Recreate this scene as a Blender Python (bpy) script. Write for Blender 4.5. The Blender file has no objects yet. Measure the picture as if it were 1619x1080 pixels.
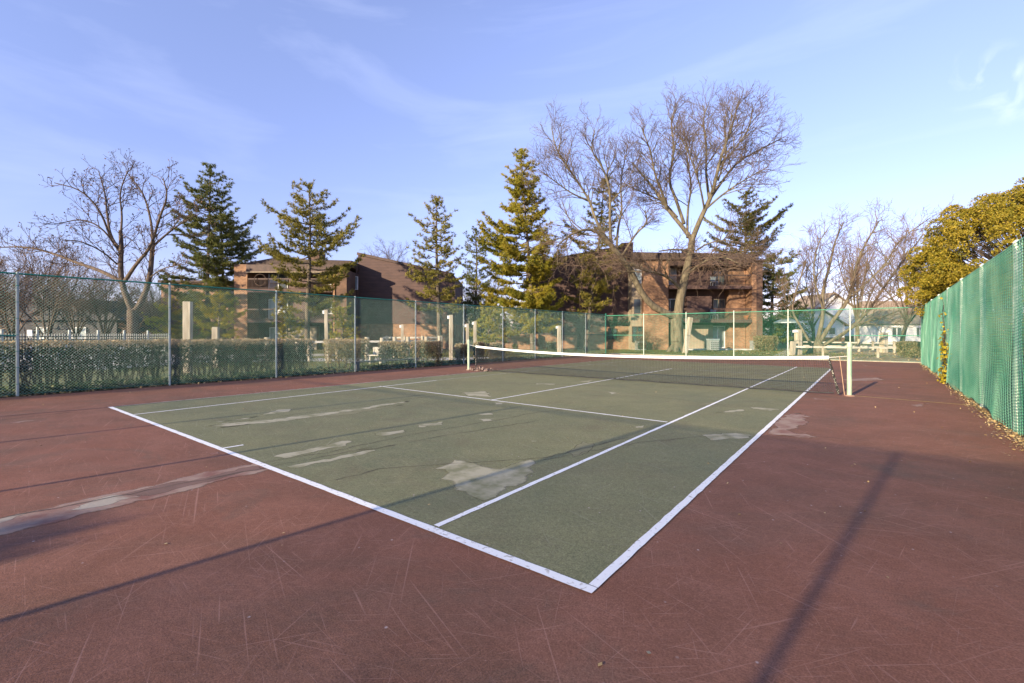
import bpy, math, random
import numpy as np
from mathutils import Vector, Matrix
random.seed(7); rng = np.random.default_rng(11)
S = bpy.context.scene
COL = S.collection

# ------------------------------------------------------------------ camera
CX, CY, CH, YAW, FPX, PY = 1.3263, -2.5063, 1.5356, -0.6572, 725.72, 528.15
cam_d = bpy.data.cameras.new('camera'); cam = bpy.data.objects.new('camera', cam_d); COL.objects.link(cam)
cam.location = (CX, CY, CH)
cam.rotation_euler = (math.pi/2, 0, -YAW)
cam_d.sensor_width = 36.0; cam_d.lens = FPX/1619*36.0
cam_d.shift_y = (PY-540)/1619
cam_d.clip_start = .05; cam_d.clip_end = 3000
S.camera = cam
S.render.resolution_x = 1024; S.render.resolution_y = 683

# ------------------------------------------------------------------ light
SUN_EL = math.radians(15.6)
sdx, sdy = 0.125, 0.992            # direction the light travels (horizontal)
wd = bpy.data.worlds.new('World'); S.world = wd; wd.use_nodes = True
nt = wd.node_tree; nt.nodes.clear()
def N(t, k, **kw):
    n = t.nodes.new(k)
    for a, v in kw.items(): setattr(n, a, v)
    return n
sky = N(nt, 'ShaderNodeTexSky', sky_type='NISHITA'); sky.sun_disc = False
sky.sun_elevation = SUN_EL
sky.sun_rotation = math.atan2(-sdx, -sdy)   # azimuth clockwise from +Y
sky.air_density = 1.0; sky.dust_density = 0.0; sky.ozone_density = 2.0
SKY_STRENGTH = 0.122
SUN_STRENGTH = 4.6
EXPOSURE = 1.2
geo = N(nt, 'ShaderNodeTexCoord')
mp = N(nt, 'ShaderNodeMapping'); mp.inputs['Scale'].default_value = (1.2, 2.2, 9.0); mp.inputs['Rotation'].default_value = (0, .12, .5)
nz = N(nt, 'ShaderNodeTexNoise'); nz.inputs['Scale'].default_value = 1.3; nz.inputs['Detail'].default_value = 7; nz.inputs['Roughness'].default_value = .55; nz.inputs['Distortion'].default_value = .5
rp = N(nt, 'ShaderNodeValToRGB'); rp.color_ramp.elements[0].position = .48; rp.color_ramp.elements[1].position = .95
rp.color_ramp.elements[0].color = (0, 0, 0, 1); rp.color_ramp.elements[1].color = (.17, .17, .17, 1)
tint = N(nt, 'ShaderNodeMix', data_type='RGBA', blend_type='MULTIPLY'); tint.inputs['Factor'].default_value = 1
tint.inputs[7].default_value = (1.24, 0.96, 1.10, 1)
mx = N(nt, 'ShaderNodeMix', data_type='RGBA')
mx.inputs[7].default_value = (5.6, 5.9, 7.2, 1)
bg = N(nt, 'ShaderNodeBackground'); bg.inputs['Strength'].default_value = SKY_STRENGTH
ow = N(nt, 'ShaderNodeOutputWorld')
L = nt.links.new
L(geo.outputs['Generated'], mp.inputs['Vector']); L(mp.outputs[0], nz.inputs['Vector']); L(nz.outputs['Fac'], rp.inputs['Fac'])
def puff(u, v, rad):
    dv = Vector(((u-809.5)/725.72, 1, (528.15-v)/725.72)).normalized(); c_, s_ = math.cos(0.6572), math.sin(0.6572)
    dv = Vector((dv.x*c_-dv.y*s_, dv.x*s_+dv.y*c_, dv.z))
    ds = N(nt, 'ShaderNodeVectorMath', operation='DISTANCE'); ds.inputs[1].default_value = dv; L(geo.outputs['Generated'], ds.inputs[0])
    r_ = N(nt, 'ShaderNodeValToRGB'); r_.color_ramp.elements[0].position = 0; r_.color_ramp.elements[0].color = (1, 1, 1, 1); r_.color_ramp.elements[1].position = rad; r_.color_ramp.elements[1].color = (0, 0, 0, 1)
    L(ds.outputs['Value'], r_.inputs['Fac']); return r_.outputs['Color']
pn = N(nt, 'ShaderNodeTexNoise'); pn.inputs['Scale'].default_value = 16; pn.inputs['Detail'].default_value = 6; pn.inputs['Distortion'].default_value = .8
pr2 = N(nt, 'ShaderNodeValToRGB'); pr2.color_ramp.elements[0].position = .44; pr2.color_ramp.elements[1].position = .75; L(geo.outputs['Generated'], pn.inputs['Vector']); L(pn.outputs['Fac'], pr2.inputs['Fac'])
cl = N(nt, 'ShaderNodeMix', data_type='RGBA', blend_type='ADD'); cl.inputs[0].default_value = 1; L(puff(1553, 122, .05), cl.inputs[6]); L(puff(1606, 148, .045), cl.inputs[7])
cm2 = N(nt, 'ShaderNodeMix', data_type='RGBA', blend_type='MULTIPLY'); cm2.inputs[0].default_value = 1; L(cl.outputs[2], cm2.inputs[6]); L(pr2.outputs['Color'], cm2.inputs[7])
ca = N(nt, 'ShaderNodeMix', data_type='RGBA', blend_type='ADD'); ca.inputs[0].default_value = .75; L(rp.outputs['Color'], ca.inputs[6]); L(cm2.outputs[2], ca.inputs[7])
L(sky.outputs[0], tint.inputs[6]); L(tint.outputs[2], mx.inputs[6]); L(ca.outputs[2], mx.inputs['Factor'])
sz = N(nt, 'ShaderNodeSeparateXYZ'); L(geo.outputs['Generated'], sz.inputs[0])
hr = N(nt, 'ShaderNodeValToRGB'); he = hr.color_ramp.elements
he[0].position = .0; he[0].color = (.62, .63, .76, 1); he[1].position = .55; he[1].color = (1.2, 1.2, 1.2, 1)
e_ = he.new(.12); e_.color = (.66, .70, .85, 1); e_ = he.new(.25); e_.color = (.86, .88, .98, 1)
L(sz.outputs[2], hr.inputs['Fac'])
hm = N(nt, 'ShaderNodeMix', data_type='RGBA', blend_type='MULTIPLY'); hm.inputs[0].default_value = 1
L(mx.outputs[2], hm.inputs[6]); L(hr.outputs['Color'], hm.inputs[7]); L(hm.outputs[2], bg.inputs['Color']); L(bg.outputs[0], ow.inputs['Surface'])

sl = bpy.data.lights.new('sun', 'SUN'); sl.energy = SUN_STRENGTH; sl.angle = math.radians(.75); sl.color = (1, .82, .57)
so = bpy.data.objects.new('sun', sl); COL.objects.link(so)
tr = Vector((sdx*math.cos(SUN_EL), sdy*math.cos(SUN_EL), -math.sin(SUN_EL)))
so.rotation_euler = tr.to_track_quat('-Z', 'Y').to_euler(); so.location = (0, -20, 30)
S.view_settings.view_transform = 'Standard'; S.view_settings.look = 'None'
S.view_settings.exposure = EXPOSURE; S.view_settings.gamma = 1
S.view_settings.use_curve_mapping = False
S.render.engine = 'CYCLES'
S.cycles.max_bounces = 6; S.cycles.transparent_max_bounces = 16

# ------------------------------------------------------------------ places
FW = np.array([math.sin(YAW), math.cos(YAW)]); RT = np.array([math.cos(YAW), -math.sin(YAW)])
SITE_ROT = -YAW
def W(r, d, z=0.):                 # site frame (buildings stand square to it) -> world
    p = np.array([CX, CY]) + FW*d + RT*r
    return np.array([p[0], p[1], z])
def at(u, v, d): return W((u-809.5)/FPX*d, d, CH-(v-PY)/FPX*d)
def gd(u, v):
    d = CH*FPX/(v-PY); p = W((u-809.5)/FPX*d, d, 0); return p

# ------------------------------------------------------------------ mesh helpers
def mk(name, V, Fc, m=None, parent=None, org=None, smooth=False):
    """V (n,3); Fc either array (k,3)/(k,4) or list of arrays / list of tuples"""
    V = np.asarray(V, dtype=np.float32)
    if org is not None: V = V-np.asarray(org, dtype=np.float32)
    me = bpy.data.meshes.new(name)
    if isinstance(Fc, np.ndarray): Fc = [Fc]
    if len(Fc) and isinstance(Fc[0], np.ndarray) and Fc[0].ndim == 2:
        tot = np.concatenate([np.full(len(f), f.shape[1], dtype=np.int32) for f in Fc])
        idx = np.concatenate([f.ravel() for f in Fc]).astype(np.int32)
        me.vertices.add(len(V)); me.vertices.foreach_set('co', V.ravel())
        me.loops.add(len(idx)); me.loops.foreach_set('vertex_index', idx)
        me.polygons.add(len(tot))
        st = np.concatenate([[0], np.cumsum(tot)[:-1]]).astype(np.int32)
        me.polygons.foreach_set('loop_start', st); me.polygons.foreach_set('loop_total', tot)
        me.update(calc_edges=True)
    else:
        me.from_pydata([tuple(map(float, v)) for v in V], [], [tuple(map(int, f)) for f in Fc]); me.update()
    if smooth: me.polygons.foreach_set('use_smooth', np.ones(len(me.polygons), dtype=bool))
    o = bpy.data.objects.new(name, me); COL.objects.link(o)
    if m is not None: me.materials.append(m)
    if parent is not None: o.parent = parent
    return o
def empty(name, loc, rot=0., label=None, cat=None, group=None):
    o = bpy.data.objects.new(name, None); COL.objects.link(o); o.location = tuple(map(float, loc)); o.rotation_euler = (0, 0, rot)
    o.empty_display_size = .2
    if label: tag(o, label, cat, group)
    return o
def tag(o, label, cat, group=None):
    o['label'] = label; o['category'] = cat
    if group: o['group'] = group
    return o
def share(name, me, parent, loc=(0, 0, 0), rot=(0, 0, 0), scale=(1, 1, 1)):
    o = bpy.data.objects.new(name, me); COL.objects.link(o); o.parent = parent
    o.location = tuple(map(float, loc)); o.rotation_euler = rot; o.scale = scale
    return o
class MB:
    def __init__(s): s.V = []; s.F = []
    def box(s, x0, x1, y0, y1, z0, z1):
        b = len(s.V)
        s.V += [(x0,y0,z0),(x1,y0,z0),(x1,y1,z0),(x0,y1,z0),(x0,y0,z1),(x1,y0,z1),(x1,y1,z1),(x0,y1,z1)]
        s.F += [tuple(b+i for i in f) for f in ((0,3,2,1),(4,5,6,7),(0,1,5,4),(1,2,6,5),(2,3,7,6),(3,0,4,7))]
        return s
    def prism(s, pts, y0, y1):      # polygon in x,z extruded along y
        b = len(s.V); n = len(pts)
        s.V += [(x, y0, z) for x, z in pts]+[(x, y1, z) for x, z in pts]
        s.F.append(tuple(b+i for i in range(n))); s.F.append(tuple(b+n+i for i in reversed(range(n))))
        for i in range(n):
            j = (i+1) % n; s.F.append((b+i, b+n+i, b+n+j, b+j))
        return s
    def bar(s, p, q, w, h=None):
        h = h or w
        p = Vector(p); q = Vector(q); t = (q-p).normalized()
        a = t.cross(Vector((0, 0, 1)))
        if a.length < 1e-3: a = Vector((1, 0, 0))
        a.normalize(); c = a.cross(t).normalized()
        b = len(s.V)
        for e in (p, q):
            for i, j in ((-1,-1),(1,-1),(1,1),(-1,1)): s.V.append(tuple(e+a*(i*w/2)+c*(j*h/2)))
        s.F += [tuple(b+i for i in f) for f in ((3,2,1,0),(4,5,6,7),(0,1,5,4),(1,2,6,5),(2,3,7,6),(3,0,4,7))]
        return s
    def cyl(s, p, q, r, n=8, r2=None):
        r2 = r if r2 is None else r2
        p = Vector(p); q = Vector(q); t = (q-p).normalized()
        a = t.cross(Vector((0, 0, 1)))
        if a.length < 1e-3: a = Vector((1, 0, 0))
        a.normalize(); c = a.cross(t).normalized(); b = len(s.V)
        for e, rr in ((p, r), (q, r2)):
            for i in range(n):
                an = 2*math.pi*i/n; s.V.append(tuple(e+a*(rr*math.cos(an))+c*(rr*math.sin(an))))
        s.F.append(tuple(b+i for i in reversed(range(n)))); s.F.append(tuple(b+n+i for i in range(n)))
        for i in range(n):
            j = (i+1) % n; s.F.append((b+i, b+j, b+n+j, b+n+i))
        return s
    def build(s, name, m, parent=None, smooth=False, bevel=0):
        o = mk(name, np.array(s.V), s.F, m, parent, smooth=smooth)
        if bevel:
            md = o.modifiers.new('b', 'BEVEL'); md.width = bevel; md.segments = 2; md.limit_method = 'ANGLE'
        return o
class Tubes:
    """many polylines -> tubes, vectorised by point count"""
    def __init__(s): s.g = {}
    def add(s, P, R, sides=3):
        s.g.setdefault((len(P), sides), []).append((np.asarray(P, float), np.asarray(R, float)))
    def arrays(s):
        VV = []; FF = []; base = 0
        for (n, k), L_ in s.g.items():
            P = np.stack([a for a, _ in L_]); R = np.stack([b for _, b in L_]); B = len(P)
            T = np.empty_like(P); T[:, 1:-1] = P[:, 2:]-P[:, :-2]; T[:, 0] = P[:, 1]-P[:, 0]; T[:, -1] = P[:, -1]-P[:, -2]
            T /= np.linalg.norm(T, axis=2, keepdims=True)+1e-9
            ref = np.where(np.abs(T[:, :1, 2:3]) > .8, np.array([[[1., 0, 0]]]), np.array([[[0, 0, 1.]]]))
            A = np.cross(T, np.broadcast_to(ref, T.shape)); A /= np.linalg.norm(A, axis=2, keepdims=True)+1e-9
            Bn = np.cross(T, A)
            an = np.arange(k)*2*np.pi/k
            V = P[:, :, None, :]+R[:, :, None, None]*(A[:, :, None, :]*np.cos(an)[None, None, :, None]+Bn[:, :, None, :]*np.sin(an)[None, None, :, None])
            VV.append(V.reshape(-1, 3))
            bi = (np.arange(B)*n*k)[:, None, None]; ri = (np.arange(n-1)*k)[None, :, None]; si = np.arange(k)[None, None, :]; sj = (si+1) % k
            q = np.stack([bi+ri+si, bi+ri+sj, bi+ri+k+sj, bi+ri+k+si], axis=-1).reshape(-1, 4)+base
            FF.append(q); base += B*n*k
        return np.concatenate(VV), FF
    def build(s, name, m, parent=None, org=None, smooth=True):
        V, Fq = s.arrays(); return mk(name, V, Fq, m, parent, org, smooth)

# ------------------------------------------------------------------ materials
def newmat(name):
    m = bpy.data.materials.new(name); m.use_nodes = True
    return m, m.node_tree, m.node_tree.nodes['Principled BSDF']
def coords(t, scale=(1, 1, 1), rot=(0, 0, 0), kind='Object'):
    c = N(t, 'ShaderNodeTexCoord'); mp_ = N(t, 'ShaderNodeMapping'); mp_.inputs['Scale'].default_value = scale; mp_.inputs['Rotation'].default_value = rot
    t.links.new(c.outputs[kind], mp_.inputs['Vector']); return mp_.outputs[0]
def streak(t, scale, ang):
    a = coords(t, (1, 1, 1), (0, 0, ang)); m2 = N(t, 'ShaderNodeMapping'); m2.inputs['Scale'].default_value = scale; t.links.new(a, m2.inputs['Vector']); return m2.outputs[0]
def noise(t, vec, scale, detail=4, rough=.55, dist=0.):
    n = N(t, 'ShaderNodeTexNoise'); n.inputs['Scale'].default_value = scale; n.inputs['Detail'].default_value = detail
    n.inputs['Roughness'].default_value = rough; n.inputs['Distortion'].default_value = dist; t.links.new(vec, n.inputs['Vector']); return n.outputs['Fac']
def ramp(t, fac, stops):
    r = N(t, 'ShaderNodeValToRGB'); e = r.color_ramp.elements
    while len(e) < len(stops): e.new(.5)
    for k, (p, c) in enumerate(stops):
        e[k].position = p; e[k].color = (c, c, c, 1) if isinstance(c, (int, float)) else (*c, 1)
    t.links.new(fac, r.inputs['Fac']); return r.outputs['Color']
def mixc(t, fac, a, b, mode='MIX'):
    m_ = N(t, 'ShaderNodeMix', data_type='RGBA', blend_type=mode)
    for v, s_ in ((fac, 0), (a, 6), (b, 7)):
        if isinstance(v, (int, float)): m_.inputs[s_].default_value = v
        elif isinstance(v, tuple): m_.inputs[s_].default_value = (*v, 1)
        else: t.links.new(v, m_.inputs[s_])
    return m_.outputs[2]
def bump(t, b, h, strength=.3, dist=.02):
    n = N(t, 'ShaderNodeBump'); n.inputs['Strength'].default_value = strength; n.inputs['Distance'].default_value = dist
    t.links.new(h, n.inputs['Height']); t.links.new(n.outputs[0], b.inputs['Normal'])
def simple(name, a, b_, scale=6, rough=.8, bmp=.2, bscale=None, stretch=(1, 1, 1), metal=0., lo=.35, hi=.65):
    m, t, b = newmat(name); v = coords(t, stretch)
    f = noise(t, v, scale, 5); t.links.new(ramp(t, f, [(lo, a), (hi, b_)]), b.inputs['Base Color'])
    b.inputs['Roughness'].default_value = rough; b.inputs['Metallic'].default_value = metal
    if bmp: bump(t, b, noise(t, v, bscale or scale*4, 4), bmp)
    return m
def leafmat(name, a, b_, c_, transl=.25, scale=1.2, big=.35):
    m, t, b = newmat(name)
    oi = N(t, 'ShaderNodeNewGeometry')
    isl = oi.outputs['Random Per Island']
    c1 = ramp(t, isl, [(0, a), (.55, b_), (1, c_)])
    v = coords(t); f = noise(t, v, scale, 3)
    c1 = mixc(t, ramp(t, f, [(.4, 0.), (.65, big)]), c1, c_)
    t.links.new(c1, b.inputs['Base Color']); b.inputs['Roughness'].default_value = .6
    b.inputs['Specular IOR Level'].default_value = .25
    tl = N(t, 'ShaderNodeBsdfTranslucent'); t.links.new(c1, tl.inputs['Color'])
    ms = N(t, 'ShaderNodeMixShader'); ms.inputs[0].default_value = transl
    out = t.nodes['Material Output']; t.links.new(b.outputs[0], ms.inputs[1]); t.links.new(tl.outputs[0], ms.inputs[2]); t.links.new(ms.outputs[0], out.inputs[0])
    return m
def courtmat(name, base, dark, pale, scr, stain):
    m, t, b = newmat(name); v = coords(t)
    big = noise(t, v, .22, 5, .6, .4); c = mixc(t, ramp(t, big, [(.35, 0.), (.68, 1.)]), base, dark)
    mid = noise(t, v, 1.7, 7, .65, .3); c = mixc(t, ramp(t, mid, [(.42, 0.), (.75, .55)]), c, pale)
    c = mixc(t, ramp(t, noise(t, streak(t, (.9, .3, 1), .9), 1.1, 6, .7), [(.5, 0.), (.8, .6)]), c, stain)
    blo = noise(t, v, .75, 8, .72, .8); c = mixc(t, ramp(t, blo, [(.54, 0.), (.72, .75)]), c, stain)
    st2 = noise(t, streak(t, (.35, 1.6, 1), .2), .8, 7, .7, .6); c = mixc(t, ramp(t, st2, [(.55, 0.), (.8, .5)]), c, pale)
    pit = noise(t, v, 48, 2, .5); c = mixc(t, ramp(t, pit, [(.68, 0.), (.74, .55)]), c, dark)
    fine = noise(t, v, 95, 3, .7); c = mixc(t, 1., c, ramp(t, fine, [(.28, .58), (.72, 1.42)]), 'MULTIPLY')
    fine2 = noise(t, v, 24, 4, .7); c = mixc(t, 1., c, ramp(t, fine2, [(.3, .84), (.7, 1.14)]), 'MULTIPLY')
    # scuffs: long thin streaks at several headings
    for k, (ang, sc_, th) in enumerate(((.35, 1., .655), (1.15, 1.7, .665), (2.2, 1.1, .66), (2.75, 1.5, .66), (.8, .8, .67), (1.75, 2., .665), (2.45, 2.3, .655), (.1, 1.8, .66))):
        vv = streak(t, (.5*sc_, 30*sc_, 1), ang); n_ = noise(t, vv, 1.6, 2, .5, .5)
        c = mixc(t, ramp(t, n_, [(th+.01, 0.), (th+.08, .42)]), c, scr)
    vo = N(t, 'ShaderNodeTexVoronoi'); vo.inputs['Scale'].default_value = 7; t.links.new(v, vo.inputs['Vector'])
    sp = ramp(t, vo.outputs['Distance'], [(.035, 1.), (.075, 0.)])
    g_ = ramp(t, noise(t, v, 3.1, 2), [(.5, 0.), (.56, 1.)])
    sp = mixc(t, 1., sp, g_, 'MULTIPLY')
    c = mixc(t, sp, c, (.42, .34, .31))
    vo2 = N(t, 'ShaderNodeTexVoronoi'); vo2.inputs['Scale'].default_value = 19; t.links.new(v, vo2.inputs['Vector']); vo2.inputs['Randomness'].default_value = 1
    sp2 = mixc(t, 1., ramp(t, vo2.outputs['Distance'], [(.05, .5), (.1, 0.)]), ramp(t, noise(t, v, 6.3, 2), [(.52, 0.), (.58, 1.)]), 'MULTIPLY')
    c = mixc(t, sp2, c, scr)
    t.links.new(c, b.inputs['Base Color']); b.inputs['Roughness'].default_value = .82; b.inputs['Specular IOR Level'].default_value = .25
    bump(t, b, noise(t, v, 130, 3), .45, .004)
    return m
def brickmat(name, a, b_, mortar, sc=1.):
    m, t, b = newmat(name)
    c = N(t, 'ShaderNodeTexCoord'); sp = N(t, 'ShaderNodeSeparateXYZ'); cb = N(t, 'ShaderNodeCombineXYZ'); ad = N(t, 'ShaderNodeMath', operation='ADD')
    t.links.new(c.outputs['Object'], sp.inputs[0]); t.links.new(sp.outputs[0], ad.inputs[0]); t.links.new(sp.outputs[1], ad.inputs[1])
    t.links.new(ad.outputs[0], cb.inputs[0]); t.links.new(sp.outputs[2], cb.inputs[1])
    br = N(t, 'ShaderNodeTexBrick'); br.inputs['Scale'].default_value = 1/sc; br.inputs['Brick Width'].default_value = .24; br.inputs['Row Height'].default_value = .09
    br.inputs['Mortar Size'].default_value = .010; br.inputs['Color1'].default_value = (*a, 1); br.inputs['Color2'].default_value = (*b_, 1); br.inputs['Mortar'].default_value = (*mortar, 1)
    t.links.new(cb.outputs[0], br.inputs['Vector'])
    f = noise(t, cb.outputs[0], .9, 5); col = mixc(t, 1., br.outputs['Color'], ramp(t, f, [(.3, .6), (.7, 1.25)]), 'MULTIPLY')
    t.links.new(col, b.inputs['Base Color']); b.inputs['Roughness'].default_value = .9; bump(t, b, br.outputs['Fac'], -.4, .01)
    return m
def boardmat(name, a, b_, pitch=.2, axis=2):
    m, t, b = newmat(name); c = N(t, 'ShaderNodeTexCoord'); sp = N(t, 'ShaderNodeSeparateXYZ'); t.links.new(c.outputs['Object'], sp.inputs[0])
    md = N(t, 'ShaderNodeMath', operation='MODULO'); md.inputs[1].default_value = pitch
    ad = N(t, 'ShaderNodeMath', operation='ADD'); ad.inputs[1].default_value = 100*pitch
    t.links.new(sp.outputs[axis], ad.inputs[0]); t.links.new(ad.outputs[0], md.inputs[0])
    dv = N(t, 'ShaderNodeMath', operation='DIVIDE'); dv.inputs[1].default_value = pitch; t.links.new(md.outputs[0], dv.inputs[0])
    f = noise(t, coords(t, (1, 1, 3)), 1.1, 5)
    col = ramp(t, f, [(.3, a), (.7, b_)])
    col = mixc(t, 1., col, ramp(t, dv.outputs[0], [(0., .45), (.09, 1.), (1., 1.)]), 'MULTIPLY')
    t.links.new(col, b.inputs['Base Color']); b.inputs['Roughness'].default_value = .8
    bump(t, b, dv.outputs[0], .5, .02)
    return m

M_red = courtmat('red_acrylic', (.222, .092, .054), (.145, .074, .047), (.29, .135, .090), (.42, .23, .175), (.115, .082, .056))
M_green = courtmat('green_acrylic', (.195, .192, .092), (.138, .150, .082), (.235, .222, .115), (.30, .285, .19), (.15, .13, .072))
M_line = simple('line_paint', (.42, .39, .34), (.82, .82, .80), 26, .75, .1, lo=.30, hi=.43)
M_oldline = simple('worn_line_paint', (.22, .21, .16), (.52, .52, .46), 6, .8, .1, stretch=(1, 1, 1))
M_patch = simple('bare_asphalt_patch', (.19, .188, .095), (.36, .335, .225), 3.2, .85, .15, 40, lo=.38, hi=.56)
M_patch2 = simple('pink_worn_patch', (.20, .088, .062), (.31, .215, .16), 3.0, .85, .15, 40, lo=.36, hi=.58)
M_patchr = simple('grey_worn_patch', (.24, .15, .11), (.36, .31, .24), 2.6, .85, .15, 40, lo=.36, hi=.5)
M_patch3 = simple('brown_worn_patch', (.145, .082, .058), (.20, .115, .085), 3, .85, .15, 40)
M_grnworn = simple('thin_green_patch', (.17, .165, .08), (.20, .19, .10), 3, .85, .15, 40)
M_crack = simple('crack_fill', (.05, .042, .03), (.09, .075, .05), 5, .9, .2)
M_yellow = simple('yellow_moss_joint', (.40, .27, .07), (.52, .38, .12), 9, .9, .2)
M_grass = simple('grass', (.075, .095, .022), (.165, .150, .045), .8, .95, .6, 30)
M_soil = simple('leafy_soil', (.035, .028, .018), (.13, .095, .05), 7, .95, .6, 20)
M_path = simple('pale_path', (.42, .41, .39), (.58, .57, .55), 2, .85, .1)
M_wirel = simple('green_vinyl_wire', (.20, .42, .31), (.34, .54, .42), 3, .5, 0)
M_wire = simple('green_wire', (.03, .25, .15), (.08, .34, .22), 2, .5, 0)
M_rail = simple('green_pipe', (.01, .16, .11), (.02, .24, .16), 5, .45, .05)
M_post = simple('faded_post_paint', (.28, .36, .32), (.42, .46, .42), 8, .5, .1, 30, (1, 1, .3))
M_postf = simple('silver_post_paint', (.42, .50, .42), (.60, .62, .52), 8, .5, .1, 30, (1, 1, .3))
M_netpost = simple('pale_green_net_post', (.22, .34, .25), (.46, .52, .38), 10, .5, .15, 30, (1, 1, .35))
M_screen = simple('green_windscreen_yarn', (.07, .29, .18), (.22, .46, .31), 1.2, .6, 0)
M_screend = simple('dark_green_windscreen_yarn', (.008, .09, .06), (.02, .14, .09), 1.2, .7, 0)
M_black = simple('black_cord', (.012, .012, .012), (.03, .03, .03), 8, .7, 0)
M_blackw = simple('frayed_black_binding', (.01, .01, .01), (.36, .34, .28), 34, .8, 0, lo=.54, hi=.62)
M_tape = simple('white_tape', (.72, .72, .70), (.82, .82, .80), 5, .7, .05)
M_bark = simple('grey_bark', (.075, .062, .040), (.185, .155, .10), 5, .95, .9, 22, (1, 1, .25))
M_barkd = simple('brown_bark', (.060, .042, .030), (.125, .09, .062), 6, .95, .8, 22, (1, 1, .25))
M_twig = simple('twig_bark', (.13, .085, .058), (.21, .145, .10), 2, .9, 0)
M_twigm = simple('grey_brown_twig_bark', (.085, .058, .042), (.15, .105, .075), 2, .9, 0)
M_twigd = simple('brown_twig_bark', (.055, .036, .027), (.11, .07, .05), 2, .9, 0)
M_pinebark = simple('pine_bark', (.07, .055, .042), (.15, .12, .085), 6, .95, .8, 18, (1, 1, .3))
M_needle = leafmat('pine_needles', (.09, .105, .028), (.19, .19, .04), (.37, .29, .05), .3, .45, .5)
M_needleg = leafmat('pine_needles_green', (.06, .085, .028), (.12, .15, .04), (.24, .22, .05), .3, .45, .4)
M_needley = leafmat('pine_needles_yellow', (.14, .17, .025), (.28, .28, .035), (.45, .33, .035), .3, .5, .55)
M_arbor = leafmat('arborvitae_leaf', (.11, .115, .014), (.24, .20, .018), (.37, .26, .03), .2, .9, .4)
M_hedge = leafmat('hedge_leaf', (.012, .020, .009), (.030, .042, .018), (.075, .078, .04), .15, 2.5, .25)
M_hedgetop = leafmat('hedge_brown_tip', (.22, .16, .085), (.33, .245, .14), (.42, .33, .20), .15, 2.5, .25)
M_bush = leafmat('bush_leaf', (.075, .08, .03), (.20, .165, .08), (.36, .28, .16), .15, 2.5, .3)
M_ivy = leafmat('ivy_leaf', (.018, .035, .014), (.045, .07, .026), (.13, .13, .05), .15, 2.5, .2)
M_dead = leafmat('dead_leaf', (.14, .08, .04), (.38, .26, .11), (.58, .46, .25), .1, 2.5, .2)
M_budleaf = leafmat('clinging_brown_leaf', (.11, .065, .04), (.16, .10, .065), (.22, .14, .09), .2, 2.5, .2)
M_vine = leafmat('yellow_vine_leaf', (.22, .20, .015), (.40, .32, .02), (.50, .36, .04), .3, 2.5, .2)
M_blade = leafmat('grass_blade', (.06, .09, .018), (.13, .14, .03), (.24, .20, .07), .2, 1., .3)
M_brickO = brickmat('orange_brick', (.20, .092, .048), (.33, .17, .088), (.26, .20, .14))
M_brickD = brickmat('brown_brick', (.105, .055, .038), (.15, .078, .05), (.14, .11, .085))
M_side = boardmat('brown_siding', (.072, .044, .040), (.105, .062, .053), .28)
M_sidev = boardmat('panel_siding', (.085, .052, .045), (.13, .08, .066), .3, 0)
M_beige = boardmat('beige_panel', (.26, .21, .15), (.34, .28, .2), .3, 0)
M_trim = simple('dark_brown_trim', (.05, .03, .024), (.085, .05, .04), 3, .7, .1)
M_roof = simple('roof_shingle', (.045, .032, .028), (.085, .06, .05), 5, .9, .5, 16)
M_dark = simple('dark_recess', (.02, .017, .015), (.035, .03, .028), 2, .8, 0)
M_wframe = simple('white_frame', (.62, .64, .64), (.74, .75, .75), 4, .5, 0)
M_wood = simple('weathered_timber', (.30, .25, .18), (.52, .46, .36), 6, .9, .6, 20, (1, 1, .15))
M_woodr = simple('weathered_rail', (.34, .31, .26), (.56, .53, .46), 6, .9, .5, 20, (.3, .3, 1))
M_benchw = simple('grey_plank', (.06, .055, .05), (.13, .12, .115), 8, .85, .3, 20)
M_iron = simple('black_iron', (.02, .024, .024), (.05, .055, .055), 8, .5, 0)
M_ironw = simple('pale_picket', (.34, .36, .34), (.50, .51, .47), 8, .5, 0)
M_ironf = simple('light_iron', (.20, .22, .22), (.3, .32, .32), 8, .5, 0)
M_house = boardmat('white_siding', (.76, .75, .73), (.82, .81, .79), .25)
M_tanroof = simple('tan_shingle', (.24, .18, .12), (.34, .26, .18), 3, .9, .3, 12)
M_blue = simple('blue_cover', (.16, .22, .36), (.26, .33, .48), 3, .6, .1)
M_shop = boardmat('dark_cladding', (.035, .035, .04), (.06, .055, .06), .3)
M_orange = simple('terracotta', (.5, .16, .05), (.6, .22, .08), 5, .8, .1)
def glassmat(name, c, r=.08):
    m, t, b = newmat(name); v = coords(t); f = noise(t, v, .8, 2)
    t.links.new(ramp(t, f, [(.3, tuple(x*.5 for x in c)), (.7, c)]), b.inputs['Base Color']); b.inputs['Roughness'].default_value = r; b.inputs['Specular IOR Level'].default_value = .8
    return m
M_glass = glassmat('window_glass', (.07, .10, .11))
M_glassb = glassmat('pale_blind_glass', (.34, .42, .44), .25)

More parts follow.
